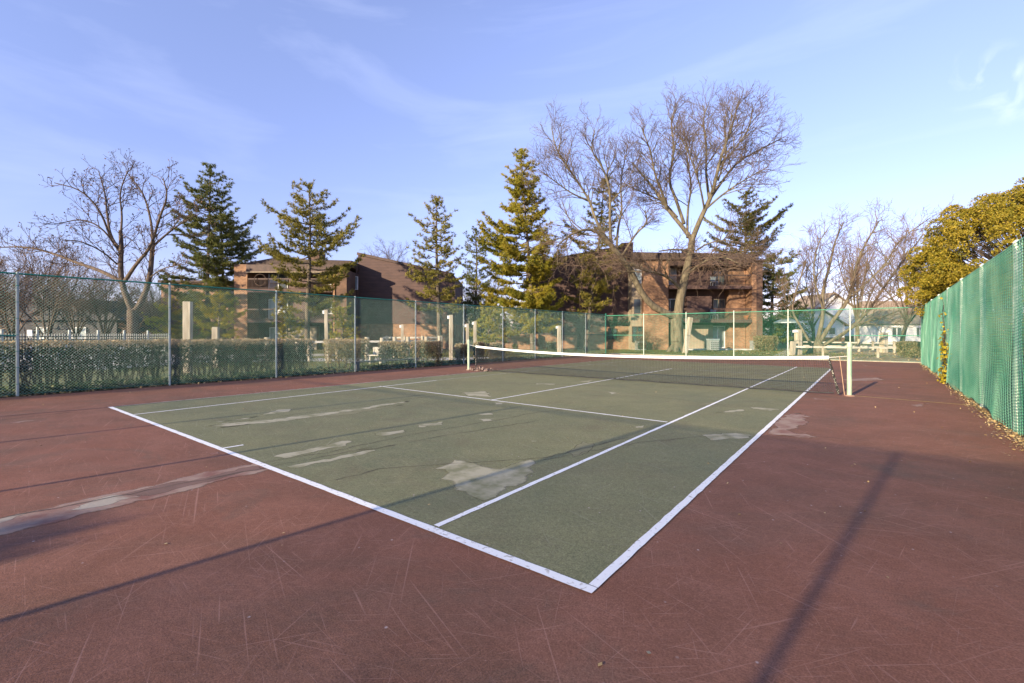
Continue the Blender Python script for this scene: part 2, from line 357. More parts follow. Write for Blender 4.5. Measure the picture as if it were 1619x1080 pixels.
# ------------------------------------------------------------------ ground
def sheet(name, pts, z, m, parent=None, kind=None):
    V = [(p[0], p[1], z) for p in pts]
    o = mk(name, np.array(V), [tuple(range(len(V)))], m, parent)
    me = o.data
    if me.polygons[0].normal.z < 0: me.flip_normals()
    if kind: o['kind'] = kind
    return o
def grid(name, x0, x1, y0, y1, n, z, m, amp=0):
    xs = np.linspace(x0, x1, n); ys = np.linspace(y0, y1, n); X, Y = np.meshgrid(xs, ys)
    V = np.stack([X.ravel(), Y.ravel(), np.full(X.size, z)], 1)
    i = np.arange(n-1); I, J = np.meshgrid(i, i); b = (J*n+I).ravel()
    return mk(name, V, np.stack([b, b+1, b+n+1, b+n], 1), m)
g0 = grid('ground', -900, 900, -900, 900, 12, -.012, M_grass); g0['kind'] = 'structure'
FLX0, FLY0, FLX1, FLY1 = -15.2, -1.0, -14.6, 30.0           # left fence line through these
slx = (FLX1-FLX0)/31.
def flx(y): return FLX0+slx*(y-FLY0)
CORNER = np.array([-14.6, 30.0]); RC = np.array([3.65, 29.75])
def frx(y): return 3.12+(3.65-3.12)*(y-5)/24.75             # right fence line
YB = -5.5
court = sheet('tennis_court', [(flx(YB)+.12, YB-.2), (3.05, YB-.2), (frx(7)-.12, 7), (3.5, 29.7), (3.52, 29.95), (-14.6, 30.2), (flx(12)+.18, 12)], 0.0, M_red, kind='structure')
# court corners measured on the ground
K = {}
for n_, (u_, v_) in dict(a=(933, 933), b=(174, 644), s1=(690, 833), cm=(355, 709), s2=(212, 656), t1=(1055, 668), t2=(600, 611), tc=(777, 633), nr=(1273, 621), fr=(1315, 582.5), fs=(1260, 580.3), tf=(1062, 583.2)).items():
    K[n_] = gd(u_, v_)[:2]
def lerp(a, b, t): return a+(b-a)*t
A_, B_ = K['a'], K['b']
FR = K['fr']; FL = np.array([-10.75, 23.9])
sheet('green_playing_area', [A_, FR, FL, B_], .004, M_green, court)
def line(name, p, q, w, z=.008, m=M_line, off=0):
    p = np.asarray(p[:2], float); q = np.asarray(q[:2], float); t = (q-p)/np.linalg.norm(q-p); n = np.array([-t[1], t[0]])
    n_ = max(2, int(np.linalg.norm(q-p)/.12)); T = np.linspace(0, 1, n_)
    j1 = rng.normal(0, .0022, n_); j2 = rng.normal(0, .0022, n_)
    V = np.concatenate([p+np.outer(T, q-p)+np.outer(w/2+off+j1, n), p+np.outer(T, q-p)+np.outer(-w/2+off+j2, n)])
    V = np.c_[V, np.full(len(V), z)]; i = np.arange(n_-1)
    o = mk(name, V, np.stack([i+n_, i+n_+1, i+1, i], 1), m, court)
    return o
def along(p, q, d0, d1):
    t = (q-p)/np.linalg.norm(q-p); return p+t*d0, q+t*d1
line('baseline', *along(A_, B_, -.03, .0), .075)
p, q = along(A_, FR, .04, 0); line('sideline', p, q, .065, .0085)
line('sideline', B_+np.array([.02, .05]), FL, .05, .0085, M_oldline)
S1, S2 = K['s1'], K['s2']
line('singles_sideline', S1, K['fs'], .055, .0083)
FS2 = np.array([-9.35, 23.95])
line('singles_sideline', S2, lerp(K['t2'], FS2, .12), .05, .0083)
line('singles_sideline', lerp(K['t2'], FS2, .12), FS2, .05, .0083, M_oldline)
line('service_line', K['t1'], K['t2'], .05, .0083)
line('centre_service_line', K['tc'], K['tf'], .05, .0081)
t_ = (K['cm'][0]-A_[0])/(B_[0]-A_[0]); cm = lerp(A_, B_, t_); line('centre_mark', cm+np.array([0, -.02]), cm+np.array([.02, .28]), .05, .0083)
line('baseline', FR, FL, .05, .0086, M_oldline)
line('service_line', lerp(K['t1'], K['fs'], .69)+np.array([0, 0]), np.array([-9.4, 18.4]), .045, .0082, M_oldline)
# worn patches, traced where they lie on the court
def patch(px, m, z, name='worn_patch', jit=.02):
    P = [gd(*p)[:2] for p in px]; out = []
    for i in range(len(P)):
        a, b = P[i], P[(i+1) % len(P)]; n_ = max(2, int(np.linalg.norm(b-a)/.07)); t = b-a; nn = np.array([-t[1], t[0]])/(np.linalg.norm(t)+1e-6)
        o = 0
        for k in range(n_):
            o = .75*o+rng.normal(0, jit); out.append(a+t*k/n_+nn*(o if k else 0))
    from mathutils.geometry import tessellate_polygon
    out = np.array(out); n = len(out); nx_ = np.roll(out, -1, 0); pv = np.roll(out, 1, 0)
    area = .5*np.sum(out[:, 0]*nx_[:, 1]-nx_[:, 0]*out[:, 1]); per = np.linalg.norm(nx_-out, axis=1).sum()
    if area < 0: out = out[::-1]; nx_ = np.roll(out, -1, 0); pv = np.roll(out, 1, 0)
    nx2 = np.roll(out, -3, 0); pv2 = np.roll(out, 3, 0); t = nx2-pv2; t /= np.linalg.norm(t, axis=1, keepdims=True)+1e-9
    w = min(.09, abs(area)/per*.55); inn = out+np.c_[-t[:, 1], t[:, 0]]*w
    V = np.c_[np.concatenate([out, inn]), np.full(2*n, z)]; F = [(k, (k+1) % n, n+(k+1) % n, n+k) for k in range(n)]
    tri = tessellate_polygon([[Vector((p[0], p[1], 0)) for p in inn]])
    for a, b, c in tri:
        cr = (inn[b]-inn[a])[0]*(inn[c]-inn[a])[1]-(inn[b]-inn[a])[1]*(inn[c]-inn[a])[0]
        F.append((n+a, n+b, n+c) if cr > 0 else (n+a, n+c, n+b))
    o = mk(name, V, F, m, court); at_ = o.data.attributes.new('feather', 'FLOAT', 'POINT'); at_.data.foreach_set('value', np.r_[np.zeros(n), np.ones(n)])
def feather(m):      # paint worn thin at the edge of the patch lets the court colour through
    t = m.node_tree; b = t.nodes['Principled BSDF']; a = N(t, 'ShaderNodeAttribute'); a.attribute_name = 'feather'
    v = coords(t); f = noise(t, v, 9, 6, .7); ad = N(t, 'ShaderNodeMath', operation='ADD'); t.links.new(a.outputs['Fac'], ad.inputs[0]); t.links.new(f, ad.inputs[1])
    al = ramp(t, ad.outputs[0], [(.45, 0.), (.98, 1.)]); tp = N(t, 'ShaderNodeBsdfTransparent'); ms = N(t, 'ShaderNodeMixShader')
    t.links.new(al, ms.inputs[0]); t.links.new(tp.outputs[0], ms.inputs[1]); t.links.new(b.outputs[0], ms.inputs[2]); t.links.new(ms.outputs[0], t.nodes['Material Output'].inputs[0])
M_pp = M_patch2.copy(); M_pf = M_patch.copy()
for m_ in (M_pp, M_pf, M_patchr, M_patch3, M_grnworn): feather(m_)
patch([(-30, 832), (60, 806), (180, 779), (300, 752), (405, 731), (432, 742), (330, 766), (240, 792), (110, 822), (40, 838), (-30, 855)], M_pp, .003)
patch([(176, 786), (240, 770), (300, 761), (400, 737), (424, 742), (320, 764), (236, 785)], M_patch3, .0036)
patch([(-30, 828), (10, 818), (44, 812), (20, 822), (-20, 834)], M_patchr, .0037)
patch([(178, 783), (205, 783), (225, 786), (180, 797), (110, 808), (125, 800)], M_patchr, .0037)
patch([(684, 742), (712, 733), (735, 729), (752, 732), (775, 740), (800, 738), (822, 730), (840, 727), (838, 740), (846, 748), (832, 764), (790, 782), (766, 794), (742, 786), (716, 768), (700, 754)], M_pf, .0062, jit=.03)
patch([(1108, 688), (1140, 685), (1180, 686), (1196, 689), (1180, 694), (1150, 695), (1122, 697)], M_pf, .0062)
patch([(1212, 686), (1222, 672), (1240, 660), (1268, 653), (1284, 659), (1276, 670), (1245, 680), (1262, 686), (1295, 692), (1250, 690)], M_pp, .003, jit=.03)
for px in ([(430, 723), (480, 713), (520, 703), (550, 697), (558, 699), (528, 708), (450, 726)], [(452, 739), (490, 731), (530, 724), (585, 712), (596, 713), (560, 722), (500, 733), (470, 741)],
           [(592, 686), (640, 680), (636, 685), (600, 690)], [(656, 672), (700, 667), (701, 672), (662, 676)], [(755, 655), (782, 652), (780, 656), (760, 658)], [(756, 663), (786, 661), (780, 666), (764, 667)],
           [(320, 675), (350, 670), (430, 664), (520, 652), (600, 640), (650, 634), (640, 637), (560, 650), (460, 665), (360, 675)], [(340, 668), (400, 660), (440, 648), (460, 647), (448, 653), (390, 663)],
           [(730, 621), (768, 619), (776, 628), (744, 627)], [(780, 637), (800, 637), (796, 640), (782, 640)],
           [(846, 606), (880, 607), (878, 609), (848, 608)], [(1005, 675), (1018, 673), (1016, 677), (1006, 677)], [(960, 620), (976, 622), (968, 624)], [(915, 604), (938, 601), (930, 605)],
           [(1128, 652), (1175, 648), (1160, 652)], [(1185, 644), (1235, 648), (1220, 650), (1190, 647)], [(840, 697), (850, 696), (848, 699)]):
    patch(px, M_pf, .0061, jit=.022)
for px in ([(505, 722), (545, 714), (590, 706), (560, 714), (520, 721)], [(345, 677), (420, 668), (560, 655), (600, 647), (640, 640), (560, 650), (440, 664)], [(895, 715), (920, 698), (940, 702), (925, 718), (905, 724)], [(1100, 640), (1140, 634), (1130, 640)]):
    patch(px, M_grnworn, .0056, jit=.012)
for px in ([(1330, 600), (1390, 597), (1400, 601), (1345, 603)], [(1280, 628), (1310, 633), (1290, 632)], [(1365, 577), (1372, 578), (1368, 580)], [(15, 668), (60, 664), (30, 669)], [(330, 717), (345, 714), (350, 719), (335, 720)], [(1440, 640), (1470, 638), (1450, 643)]):
    patch(px, M_pp, .0031)
line('court_joint', gd(0, 657), B_, .03, .0032, M_patch2); line('court_joint', gd(-40, 669), gd(110, 652), .02, .0032, M_crack)
jt = line('court_joint', gd(1352, 626), (frx(11.5)-.1, 11.35), .055, .0034, M_yellow)

def crack(px, m=M_crack, w=.012):
    P = [gd(*p)[:2] for p in px]; Q = []
    for a, b in zip(P[:-1], P[1:]):
        n_ = max(2, int(np.linalg.norm(b-a)/.12)); t = unit2(b-a); nn = np.array([-t[1], t[0]])
        for k in range(n_): Q.append(a+(b-a)*k/n_+nn*rng.normal(0, .018))
    Q = np.array(Q); T_ = np.gradient(Q, axis=0); T_ /= np.linalg.norm(T_, axis=1, keepdims=True)+1e-9; Nn = np.c_[-T_[:, 1], T_[:, 0]]
    ww = w*rng.uniform(.3, 1.2, (len(Q), 1))/2; V = np.concatenate([Q+Nn*ww, Q-Nn*ww]); V = np.c_[V, np.full(len(V), .0072)]; n = len(Q); i = np.arange(n-1)
    o = mk('court_crack', V, np.stack([i+n, i+n+1, i+1, i], 1), m, court)
def unit2(v): return v/(np.linalg.norm(v)+1e-9)
for px in ([(405, 733), (520, 716), (640, 690), (790, 664), (850, 652), (1000, 640)], [(-20, 824), (180, 787), (420, 740), (560, 713), (640, 704)], [(330, 674), (470, 655), (640, 632), (760, 618)], [(175, 652), (300, 643), (480, 628)], [(560, 716), (700, 690), (860, 664)], [(530, 760), (600, 742), (690, 735), (860, 725), (1000, 690)],
           [(860, 728), (1010, 700), (1110, 690), (1280, 690), (1400, 700)], [(1000, 622), (1130, 640), (1240, 648)], [(1330, 600), (1440, 604), (1510, 611)], [(760, 604), (900, 608), (1030, 613)]): crack(px)
# ------------------------------------------------------------------ leaf clouds
def cards(P, size, m, name, parent=None, org=None, up=.0, aspect=.6, jitter=.35, quad=True):
    n = len(P); P = np.asarray(P, float)
    s = size*(1+rng.uniform(-jitter, jitter, n))[:, None]
    a = rng.normal(size=(n, 3)); a[:, 2] *= (1-up); a /= np.linalg.norm(a, axis=1, keepdims=True)+1e-9
    b = rng.normal(size=(n, 3)); b[:, 2] *= (1-up); b -= a*np.sum(a*b, 1, keepdims=True); b /= np.linalg.norm(b, axis=1, keepdims=True)+1e-9
    a = a*s; b = b*s*aspect
    if quad: V = np.stack([P-a, P+b, P+a, P-b], 1).reshape(-1, 3); Fq = np.arange(4*n).reshape(-1, 4)
    else: V = np.stack([P-b*.5, P+b*.5, P+a*2], 1).reshape(-1, 3); Fq = np.arange(3*n).reshape(-1, 3)
    return mk(name, V, Fq, m, parent, org)
def tufts(P, D, length, width, k, m, name, parent=None, org=None, spread=.9):
    """k thin triangles fanning from each point around direction D"""
    P = np.repeat(P, k, 0); D = np.repeat(D, k, 0); n = len(P)
    d = D+rng.normal(size=(n, 3))*spread*.6; d[:, 2] += .15; d /= np.linalg.norm(d, axis=1, keepdims=True)
    w = np.cross(d, rng.normal(size=(n, 3))); w /= np.linalg.norm(w, axis=1, keepdims=True)+1e-9
    l = length*rng.uniform(.7, 1.25, (n, 1))
    V = np.stack([P-w*width/2, P+w*width/2, P+d*l], 1).reshape(-1, 3)
    return mk(name, V, np.arange(3*n).reshape(-1, 3), m, parent, org)

# strips beside the court
def strip(name, pts, z, m): o = sheet(name, pts, z, m, kind='structure'); return o
strip('soil_strip', [(flx(YB)-1.9, YB), (flx(YB)+.12, YB-.2), (flx(12)+.18, 12), (-14.6, 30.2), (-16.2, 30.2), (flx(12)-1.7, 12)], -.006, M_soil)
strip('leaf_strip', [(3.06, YB), (5.0, YB), (5.6, 30), (3.5, 30), (frx(7)-.12, 7)], -.006, M_soil)
mb = MB(); V_ = []
kerb = mk('concrete_kerb', np.array([(-14.4, 30.15, -.01), (3.7, 29.9, -.01), (3.7, 30.35, -.01), (-14.4, 30.6, -.01), (-14.4, 30.15, .05), (3.7, 29.9, .05), (3.7, 30.35, .05), (-14.4, 30.6, .05)]),
          [(4, 5, 6, 7), (0, 1, 5, 4), (1, 2, 6, 5), (2, 3, 7, 6), (3, 0, 4, 7)], simple('kerb_concrete', (.40, .34, .26), (.52, .45, .34), 3, .9, .3)); kerb['kind'] = 'structure'
strip('path', [W(-17.2, 25), W(-1.5, 27.5), W(-1.5, 30.6), W(-8, 30.2), W(-19, 27.3)], -.007, M_path)
strip('concrete_path', [W(3, 34.5), W(5.5, 39), W(6.2, 39), W(3.9, 34.5)], -.007, M_path)
strip('side_path', [W(17.5, 31), W(19, 31), W(29, 46), W(27.5, 46)], -.007, M_path)
strip('leafy_ground', [W(17, 30.5), W(24, 24), W(38, 40), W(34, 48), W(20, 33)], -.0065, simple('leaf_covered_soil', (.22, .15, .075), (.40, .30, .16), 4, .95, .6, 18))
strip('pool_terrace', [W(-50, 20), W(-17.5, 20), W(-17.5, 34), W(-50, 36)], -.007, simple('terrace_concrete', (.33, .31, .27), (.45, .42, .37), 2, .9, .1))
def scat(n, fx, z, size, m, name, label, cat='leaves', up=.85, asp=.7):
    P = np.array([fx() for _ in range(n)]); P = np.c_[P, rng.uniform(z*.4, z, n)]
    o = cards(P, size, m, name, up=up, aspect=asp); o['kind'] = 'stuff'; return o
def edge_r():
    y = 29.6-24.0*random.random()**.8; return (frx(y)-abs(random.gauss(0, .09+.10*max(0, (16-y)/16)))-.02+random.uniform(0, .25), y)
scat(12000, edge_r, .035, .018, M_dead, 'fallen_leaves', '')
def edge_l():
    y = random.uniform(-3, 29.9); return (flx(y)+random.uniform(-.6, .22), y)
scat(2600, edge_l, .03, .035, M_dead, 'fallen_leaves', '')
scat(420, lambda: (random.uniform(-14, 3), random.uniform(-3, 29)), .012, .014, M_dead, 'fallen_leaves', '')
scat(2200, lambda: (lambda p: (p[0], p[1]))(W(random.uniform(18, 34), random.uniform(26, 42))), .04, .05, M_dead, 'fallen_leaves', '')
def ivy(): y = random.uniform(-4, 24); return (flx(y)-abs(random.gauss(0, .45))-.03, y)
P = np.array([ivy() for _ in range(9000)]); P = P[~((P[:, 1] > 7.4) & (P[:, 1] < 12.2) & (rng.random(len(P)) < .6))]; z = rng.uniform(.0, .24, len(P))*np.clip(1-(P[:, 1]-8)/30, .35, 1)
o = cards(np.c_[P, z], .045, M_ivy, 'ground_ivy', up=.5, aspect=.8); o['kind'] = 'stuff'
# grass blades in the open lawn strips that show
def lawn():
    t = random.random()
    if t < .5: return W(random.uniform(-17, 2), random.uniform(19, 40))
    return W(random.uniform(0, 26), random.uniform(31, 44))
P = np.array([lawn() for _ in range(22000)]); okm = (P[:, 0] < flx(P[:, 1])-1.0) | (P[:, 1] > 30.7); P = P[okm]
o = tufts(P, np.tile([0, 0, 1.], (len(P), 1)), .07, .02, 3, M_blade, 'lawn_grass', spread=.8); o['kind'] = 'stuff'

# ------------------------------------------------------------------ chain-link fences
HF = 3.02
def post_mesh(r, h, m, cap=True):
    b = MB(); b.cyl((0, 0, 0), (0, 0, h), r, 12)
    if cap: b.cyl((0, 0, h), (0, 0, h+.045), r*1.25, 12, r*.5)
    o = mk('post', np.array(b.V), b.F, m); me = o.data; bpy.data.objects.remove(o); return me
def chainlink(p0, p1, h, z0, m, parent, pitch=.072, r=.0027, name='chain_link_mesh'):
    p0 = np.asarray(p0, float); p1 = np.asarray(p1, float); Ln = np.linalg.norm(p1-p0); t = (p1-p0)/Ln; nrm = np.array([-t[1], t[0]])
    tb = Tubes()
    for sgn in (1, -1):
        c = -h
        while c < Ln+h:
            s0, s1 = c, c+sgn*h
            # clip to 0..Ln
            a, b = 0., 1.
            ds = s1-s0
            for lim, up in ((0, False), (Ln, True)):
                tt = (lim-s0)/ds
                if (ds > 0) != up: a = max(a, tt)
                else: b = min(b, tt)
            if b > a+.005:
                P = []
                for q in (a, b):
                    xy = p0+t*(s0+ds*q)+nrm*sgn*.003; P.append((xy[0], xy[1], z0+h*q))
                tb.add(P, [r, r], 3)
            c += pitch
    return tb.build(name, m, parent, smooth=False)
def fence(root, p0, p1, n, pm, wm, railm, h=HF, r=.0023, skip=(), mesh=True):
    p0 = np.asarray(p0, float); p1 = np.asarray(p1, float)
    for k in range(n+1):
        if k in skip: continue
        xy = p0+(p1-p0)*k/n; share('post', pm, root, (xy[0], xy[1], 0), (0, 0, random.random()))
    b = MB(); b.cyl((*p0, h), (*p1, h), .021, 10); b.build('top_rail', railm, root, smooth=False)
    b = MB(); b.cyl((*p0, .06), (*p1, .06), .004, 5); b.build('tension_wire', railm, root)
    b = MB(); t = (p1-p0)/np.linalg.norm(p1-p0)
    for k in range(n+1):
        xy = p0+(p1-p0)*k/n
        for zz in np.linspace(.3, h-.3, 7): b.cyl((xy[0], xy[1], zz), (xy[0], xy[1], zz+.012), .036, 8)
    o = b.build('tie_wire', railm, root); o['kind'] = 'stuff'
    if mesh: chainlink(p0, p1, h-.02, .03, wm, root, r=r)
pm_l = post_mesh(.030, HF, M_post); pm_f = post_mesh(.030, HF, M_postf); pm_g = post_mesh(.042, HF+.06, M_rail)
fl = empty('chain_link_fence', (0, 0, 0), 0, 'tall green chain link fence along the left side, in front of the hedge', 'fence', 'chain link fences round the court')
yl0 = -1.0-3.1*2
fence(fl, (flx(yl0), yl0), CORNER, 12, pm_l, M_wirel, M_rail, skip=(12,))
share('corner_post', pm_g, fl, (*CORNER, 0))
b = MB(); b.cyl((flx(-4.1), -4.1, 1.5), (flx(-1.0), -1.0, 1.5), .017, 8); b.build('mid_rail', M_rail, fl); b = MB(); b.cyl((flx(26.9), 26.9, 1.5), (CORNER[0], 30, 1.5), .017, 8); b.build('mid_rail', M_rail, fl)
ff = empty('chain_link_fence', (0, 0, 0), 0, 'tall green chain link fence across the far end, before the big bare tree', 'fence', 'chain link fences round the court')
fence(ff, CORNER, RC, 6, pm_f, M_wire, M_wire, skip=(0, 6), h=2.95, r=.0023)
d_ = (RC-CORNER)/6
b = MB(); b.cyl((*CORNER, 1.45), (*(CORNER+d_), 1.45), .017, 8); b.build('mid_rail', M_wire, ff); b = MB(); b.cyl((*(CORNER+5*d_), 1.45), (*RC, 1.45), .017, 8); b.build('mid_rail', M_wire, ff)
fr_ = empty('chain_link_fence', (0, 0, 0), 0, 'tall fence on the right side of the court hung with green netting windscreen', 'fence', 'chain link fences round the court')
pr0 = np.array([frx(-5.5), -5.5])
pm_r = post_mesh(.049, 2.95, simple('white_post', (.34, .46, .36), (.70, .72, .62), 14, .5, .1))
fence(fr_, (frx(29.75-3.12*11), 29.75-3.12*11), RC, 11, pm_r, M_wire, M_wire, h=2.95)
# windscreen netting: real strands, sagging between posts
def netting(root, line_x, y0, y1, h, zb, m, ph=.046, pv=.14, r=.0056, wave=.018, name='windscreen'):
    tb = Tubes(); ys = np.arange(y0, y1+.001, .26)
    def X(y, z):
        return line_x(y)-.047-.05*np.abs(np.sin((y-29.75)*np.pi/3.12))**.7*(1.02-z/h)*(.5+.5*np.sin(y*1.7+z*2.3+np.sin(y*.63)*2))-.006*np.sin(y*3.1+z*2.9)-.10*np.exp(-((y-15.5)/.9)**2)*(1-z/h)**2
    def zbot(y): return zb+.05*np.sin(y*1.3)+.04*np.sin(y*3.7+1)
    for z in np.arange(.02, h, ph):
        f = z/h; zz = zbot(ys)*(1-f)+f*h; tb.add(np.stack([X(ys, zz), ys, zz], 1), np.full(len(ys), r), 3)
    zs = np.linspace(0, 1, 12)
    for y in np.arange(y0, y1, pv):
        zz = zbot(y)*(1-zs)+zs*h; yy = np.full(12, y)+.01*np.sin(zs*9+y*3); tb.add(np.stack([X(yy, zz), yy, zz], 1), np.full(12, r*.8), 3)
    return tb.build(name, m, root, smooth=False)
netting(fr_, frx, 2.0, 29.7, 2.93, .06, M_screen)
fb = empty('chain_link_fence', (0, 0, 0), 0, 'chain link fence with part windscreen behind the near baseline, seen only by its shadow', 'fence', 'chain link fences round the court')
fence(fb, (3.4-.06, -5.55), (3.4-.06-3.05*6, -5.55), 6, pm_l, M_wire, M_rail, mesh=False)
chainlink((3.34, -5.55), (-15.0, -5.55), HF-.02, .03, M_wire, fb, pitch=.072, r=.002)
tb = Tubes()
for z in np.arange(.05, 2.95, .022): tb.add([(-2.76, -5.5, z), (3.3, -5.5, z)], [.0048, .0048], 3)
tb.build('windscreen', M_screend, fb, smooth=False)

# ------------------------------------------------------------------ net
NR = gd(1343, 626)[:2]; NL = gd(741, 585)[:2]; nd = (NL-NR)/np.linalg.norm(NL-NR); NLn = np.linalg.norm(NL-NR)
net = empty('tennis_net', (0, 0, 0), 0, 'sagging black tennis net with white top band strung between pale green posts', 'net')
for P_, hh, zt in ((NR, 1.33, .95), (NL, 1.30, 1.05)):
    b = MB(); b.cyl((*P_, 0), (*P_, hh-.13), .052, 20); b.cyl((*P_, hh-.13), (*P_, hh-.05), .062, 20); b.cyl((*P_, hh-.05), (*P_, hh), .052, 20, .04)
    o = b.build('net_post', M_netpost, net, bevel=.004)
    b = MB(); b.cyl((*P_, 0), (*P_, .025), .12, 16, .10); b.build('post_footing', M_patch2, net)
def zt(s): # top height along net
    f = s/NLn; return .80+.16*(2*f-1)**2*(1 if f < .5 else 1.5)
s0_, s1_ = .42, NLn-.42
tb = Tubes(); nv = int((s1_-s0_)/.048)
def npnt(s, z):
    p = NR+nd*s; lean = .05*(1-z/1.0) if s < 1 else 0
    return (p[0]-lean*nd[0]*2, p[1], z)
for i in range(nv+1):
    s = s0_+(s1_-s0_)*i/nv; zz = np.linspace(.05, zt(s)-.03, 4); tb.add([npnt(s, z) for z in zz], [.0036]*4, 3)
ss = np.linspace(s0_, s1_, 40)
for f in np.linspace(0.0, 1, 21):
    tb.add([npnt(s, .05+(zt(s)-.08)*f) for s in ss], [.0036]*40, 3)
tb.build('netting', M_black, net, smooth=False)
tb = Tubes(); tb.add([npnt(s, .045+.01*math.sin(s*5)) for s in ss], [.016]*40, 6); tb.build('bottom_cord', M_black, net)
b = MB(); Vt = []; Ft = []
for k, s in enumerate(ss):
    for dn, dz in ((-.012, -.038), (.012, -.038), (.014, .03), (0, .04), (-.014, .03)):
        p = NR+nd*s; Vt.append((p[0]-nd[1]*dn, p[1]+nd[0]*dn, zt(s)+dz))
    if k:
        for j in range(5): a0 = (k-1)*5+j; a1 = (k-1)*5+(j+1) % 5; Ft.append((a0, a1, a1+5, a0+5))
Ft += [(0, 1, 2, 3, 4), tuple(len(Vt)-5+i for i in (4, 3, 2, 1, 0))]
mk('top_band', np.array(Vt), Ft, M_tape, net)
for a__, b__ in (([*NR, .99], [*(NR+nd*s0_), zt(s0_)]), ([*NL, 1.08], [*(NR+nd*s1_), zt(s1_)])): tb = Tubes(); tb.add([a__, b__], [.005]*2, 6); tb.build('net_cable', M_tape, net)
tb = Tubes(); tb.add([npnt(s0_+.02-.13*(1-z), z) for z in np.linspace(.03, zt(s0_)-.03, 8)], [.03, .034, .024, .03, .024, .03, .026, .02], 7)
tb.build('side_binding', M_blackw, net); tb = Tubes(); tb.add([npnt(s1_, z) for z in np.linspace(.03, zt(s1_)-.03, 6)], [.02]*6, 6); tb.build('side_binding', M_blackw, net)
tb = Tubes(); tb.add([(*(NR+nd*.10), .02), (*(NR+nd*.2), .97)], [.007]*2, 5); tb.build('tie_rope', simple('faded_rope', (.45, .28, .17), (.55, .36, .24), 8, .9, 0), net)
pile = NR+nd*(NLn-.75)
Pp = rng.normal(size=(500, 3))*np.array([.25, .10, .045]); Pp[:, 2] = np.abs(Pp[:, 2]); Pp += np.array([pile[0], pile[1]-.05, .01])
o = cards(Pp, .05, simple('rag_fabric', (.12, .08, .07), (.40, .30, .26), 9, .9, 0), 'bunched_netting', up=.3); tag(o, 'small bunched heap of netting and leaves at the foot of the far net post', 'debris')

# ------------------------------------------------------------------ trees
def unit(v): return v/(np.linalg.norm(v)+1e-9)
def wander(p, d, L_, n, wob, up=0., droop=0.):
    P = [np.array(p, float)]; d = unit(np.array(d, float)); st = L_/(n-1)
    for k in range(n-1):
        d = unit(d+rng.normal(size=3)*wob+np.array([0, 0, up-droop*(k/(n-1))])); P.append(P[-1]+d*st)
    return np.array(P)
class Bare:
    def __init__(s, org): s.thick = Tubes(); s.thin = Tubes(); s.tips = []; s.org = org; s.count = 0
    def limb(s, P, r0, r1, sides=9):
        P = np.asarray(P, float); n = len(P)
        s.thick.add(P, np.linspace(r0, r1, n), sides if r0 > .04 else 5)
    def twigs(s, P, R, lev, dens, lenf, up, droop, wob=.22, maxlev=3):
        """children along polyline P"""
        n = len(P); seg = np.linalg.norm(np.diff(P, axis=0), axis=1); tot = seg.sum(); cum = np.concatenate([[0], np.cumsum(seg)])
        k = max(2, int(tot*dens[lev])); sd = rng.uniform(0, 6.28)
        for i in range(k):
            f = .22+.78*(i+rng.uniform(0, 1))/k if lev else .3+.7*(i+rng.uniform(0, 1))/k
            f = min(f, .995)
            x = f*tot; j = min(np.searchsorted(cum, x)-1, n-2); j = max(j, 0); a = (x-cum[j])/(seg[j]+1e-9); p = P[j]+(P[j+1]-P[j])*a
            t = unit(P[j+1]-P[j]); sd += 2.4; q = unit(np.cross(t, rng.normal(size=3)))
            ang = rng.uniform(.45, .95); d = unit(t*math.cos(ang)+q*math.sin(ang)+np.array([0, 0, up*.6]))
            L_ = lenf[lev]*(1.15-.65*f)*rng.uniform(.6, 1.3); r = min(R[min(j, len(R)-1)]*.6, .013+L_*.011)
            np_ = 5 if lev < 2 else 4
            Q = wander(p, d, L_, np_, wob, up*.12, droop*.25)
            rr = np.linspace(max(r, .010), .0075, np_)
            (s.thick if r > .03 else s.thin).add(Q, rr, 5 if r > .03 else 3); s.count += 1
            if lev+1 < maxlev: s.twigs(Q, rr, lev+1, dens, lenf, up, droop, wob, maxlev)
            else: s.tips.append(Q[-1]); s.tips.append(Q[-2])
    def build(s, root, mb_, mt_):
        s.thick.build('trunk', mb_, root, s.org)
        if s.thin.g: s.thin.build('branches', mt_, root, s.org, smooth=False)
def tpoly(d, pts):   # (u, v, extra depth) -> world
    return np.array([at(u, v, d+e) for u, v, e in pts])
def smooth_poly(P, k=3):
    P = np.asarray(P, float)
    for _ in range(2):
        Q = [P[0]]
        for a, b in zip(P[:-1], P[1:]): Q += [a*.75+b*.25, a*.25+b*.75]
        Q.append(P[-1]); P = np.array(Q)
    return P
def flare(tr, P0, r):
    for a in np.linspace(0, 6.28, 6)[:-1]:
        e = np.array([math.cos(a), math.sin(a), 0]); tr.thick.add([P0+e*r*1.5+np.array([0, 0, -.1]), P0+e*r*.8+np.array([0, 0, .25]), P0+np.array([0, 0, .9])], [r*.35, r*.5, r*.4], 6)
def bare_tree(label, d, base, limbs, dens, lenf, up, droop, mbk, mtw, maxlev=3, leaves=0, cat='tree', name='bare_tree', wob=.2, group=None):
    P0 = at(base[0], 0, d); P0[2] = 0
    t = Bare(P0); root = empty(name, P0, 0, label, cat, group)
    first = True
    for pts, r0, r1 in limbs:
        P = smooth_poly(tpoly(d, pts))
        if first: P[0][2] = -.1; flare(t, P0, r0); first = False
        t.limb(P, r0, r1)
        if r1 < .12: t.twigs(P, np.linspace(r0, r1, len(P)), 0, dens, lenf, up, droop, wob, maxlev)
    t.build(root, mbk, mtw)
    if leaves:
        T = np.array(t.tips); T = T[rng.random(len(T)) < leaves]; T = T+rng.normal(size=T.shape)*.05
        cards(T, .055, M_budleaf, 'foliage', root, P0)
    return t
def c3(x, y, e=0): return (760+x/2.769, 130+y/2.769, e)
bigd = 39.8
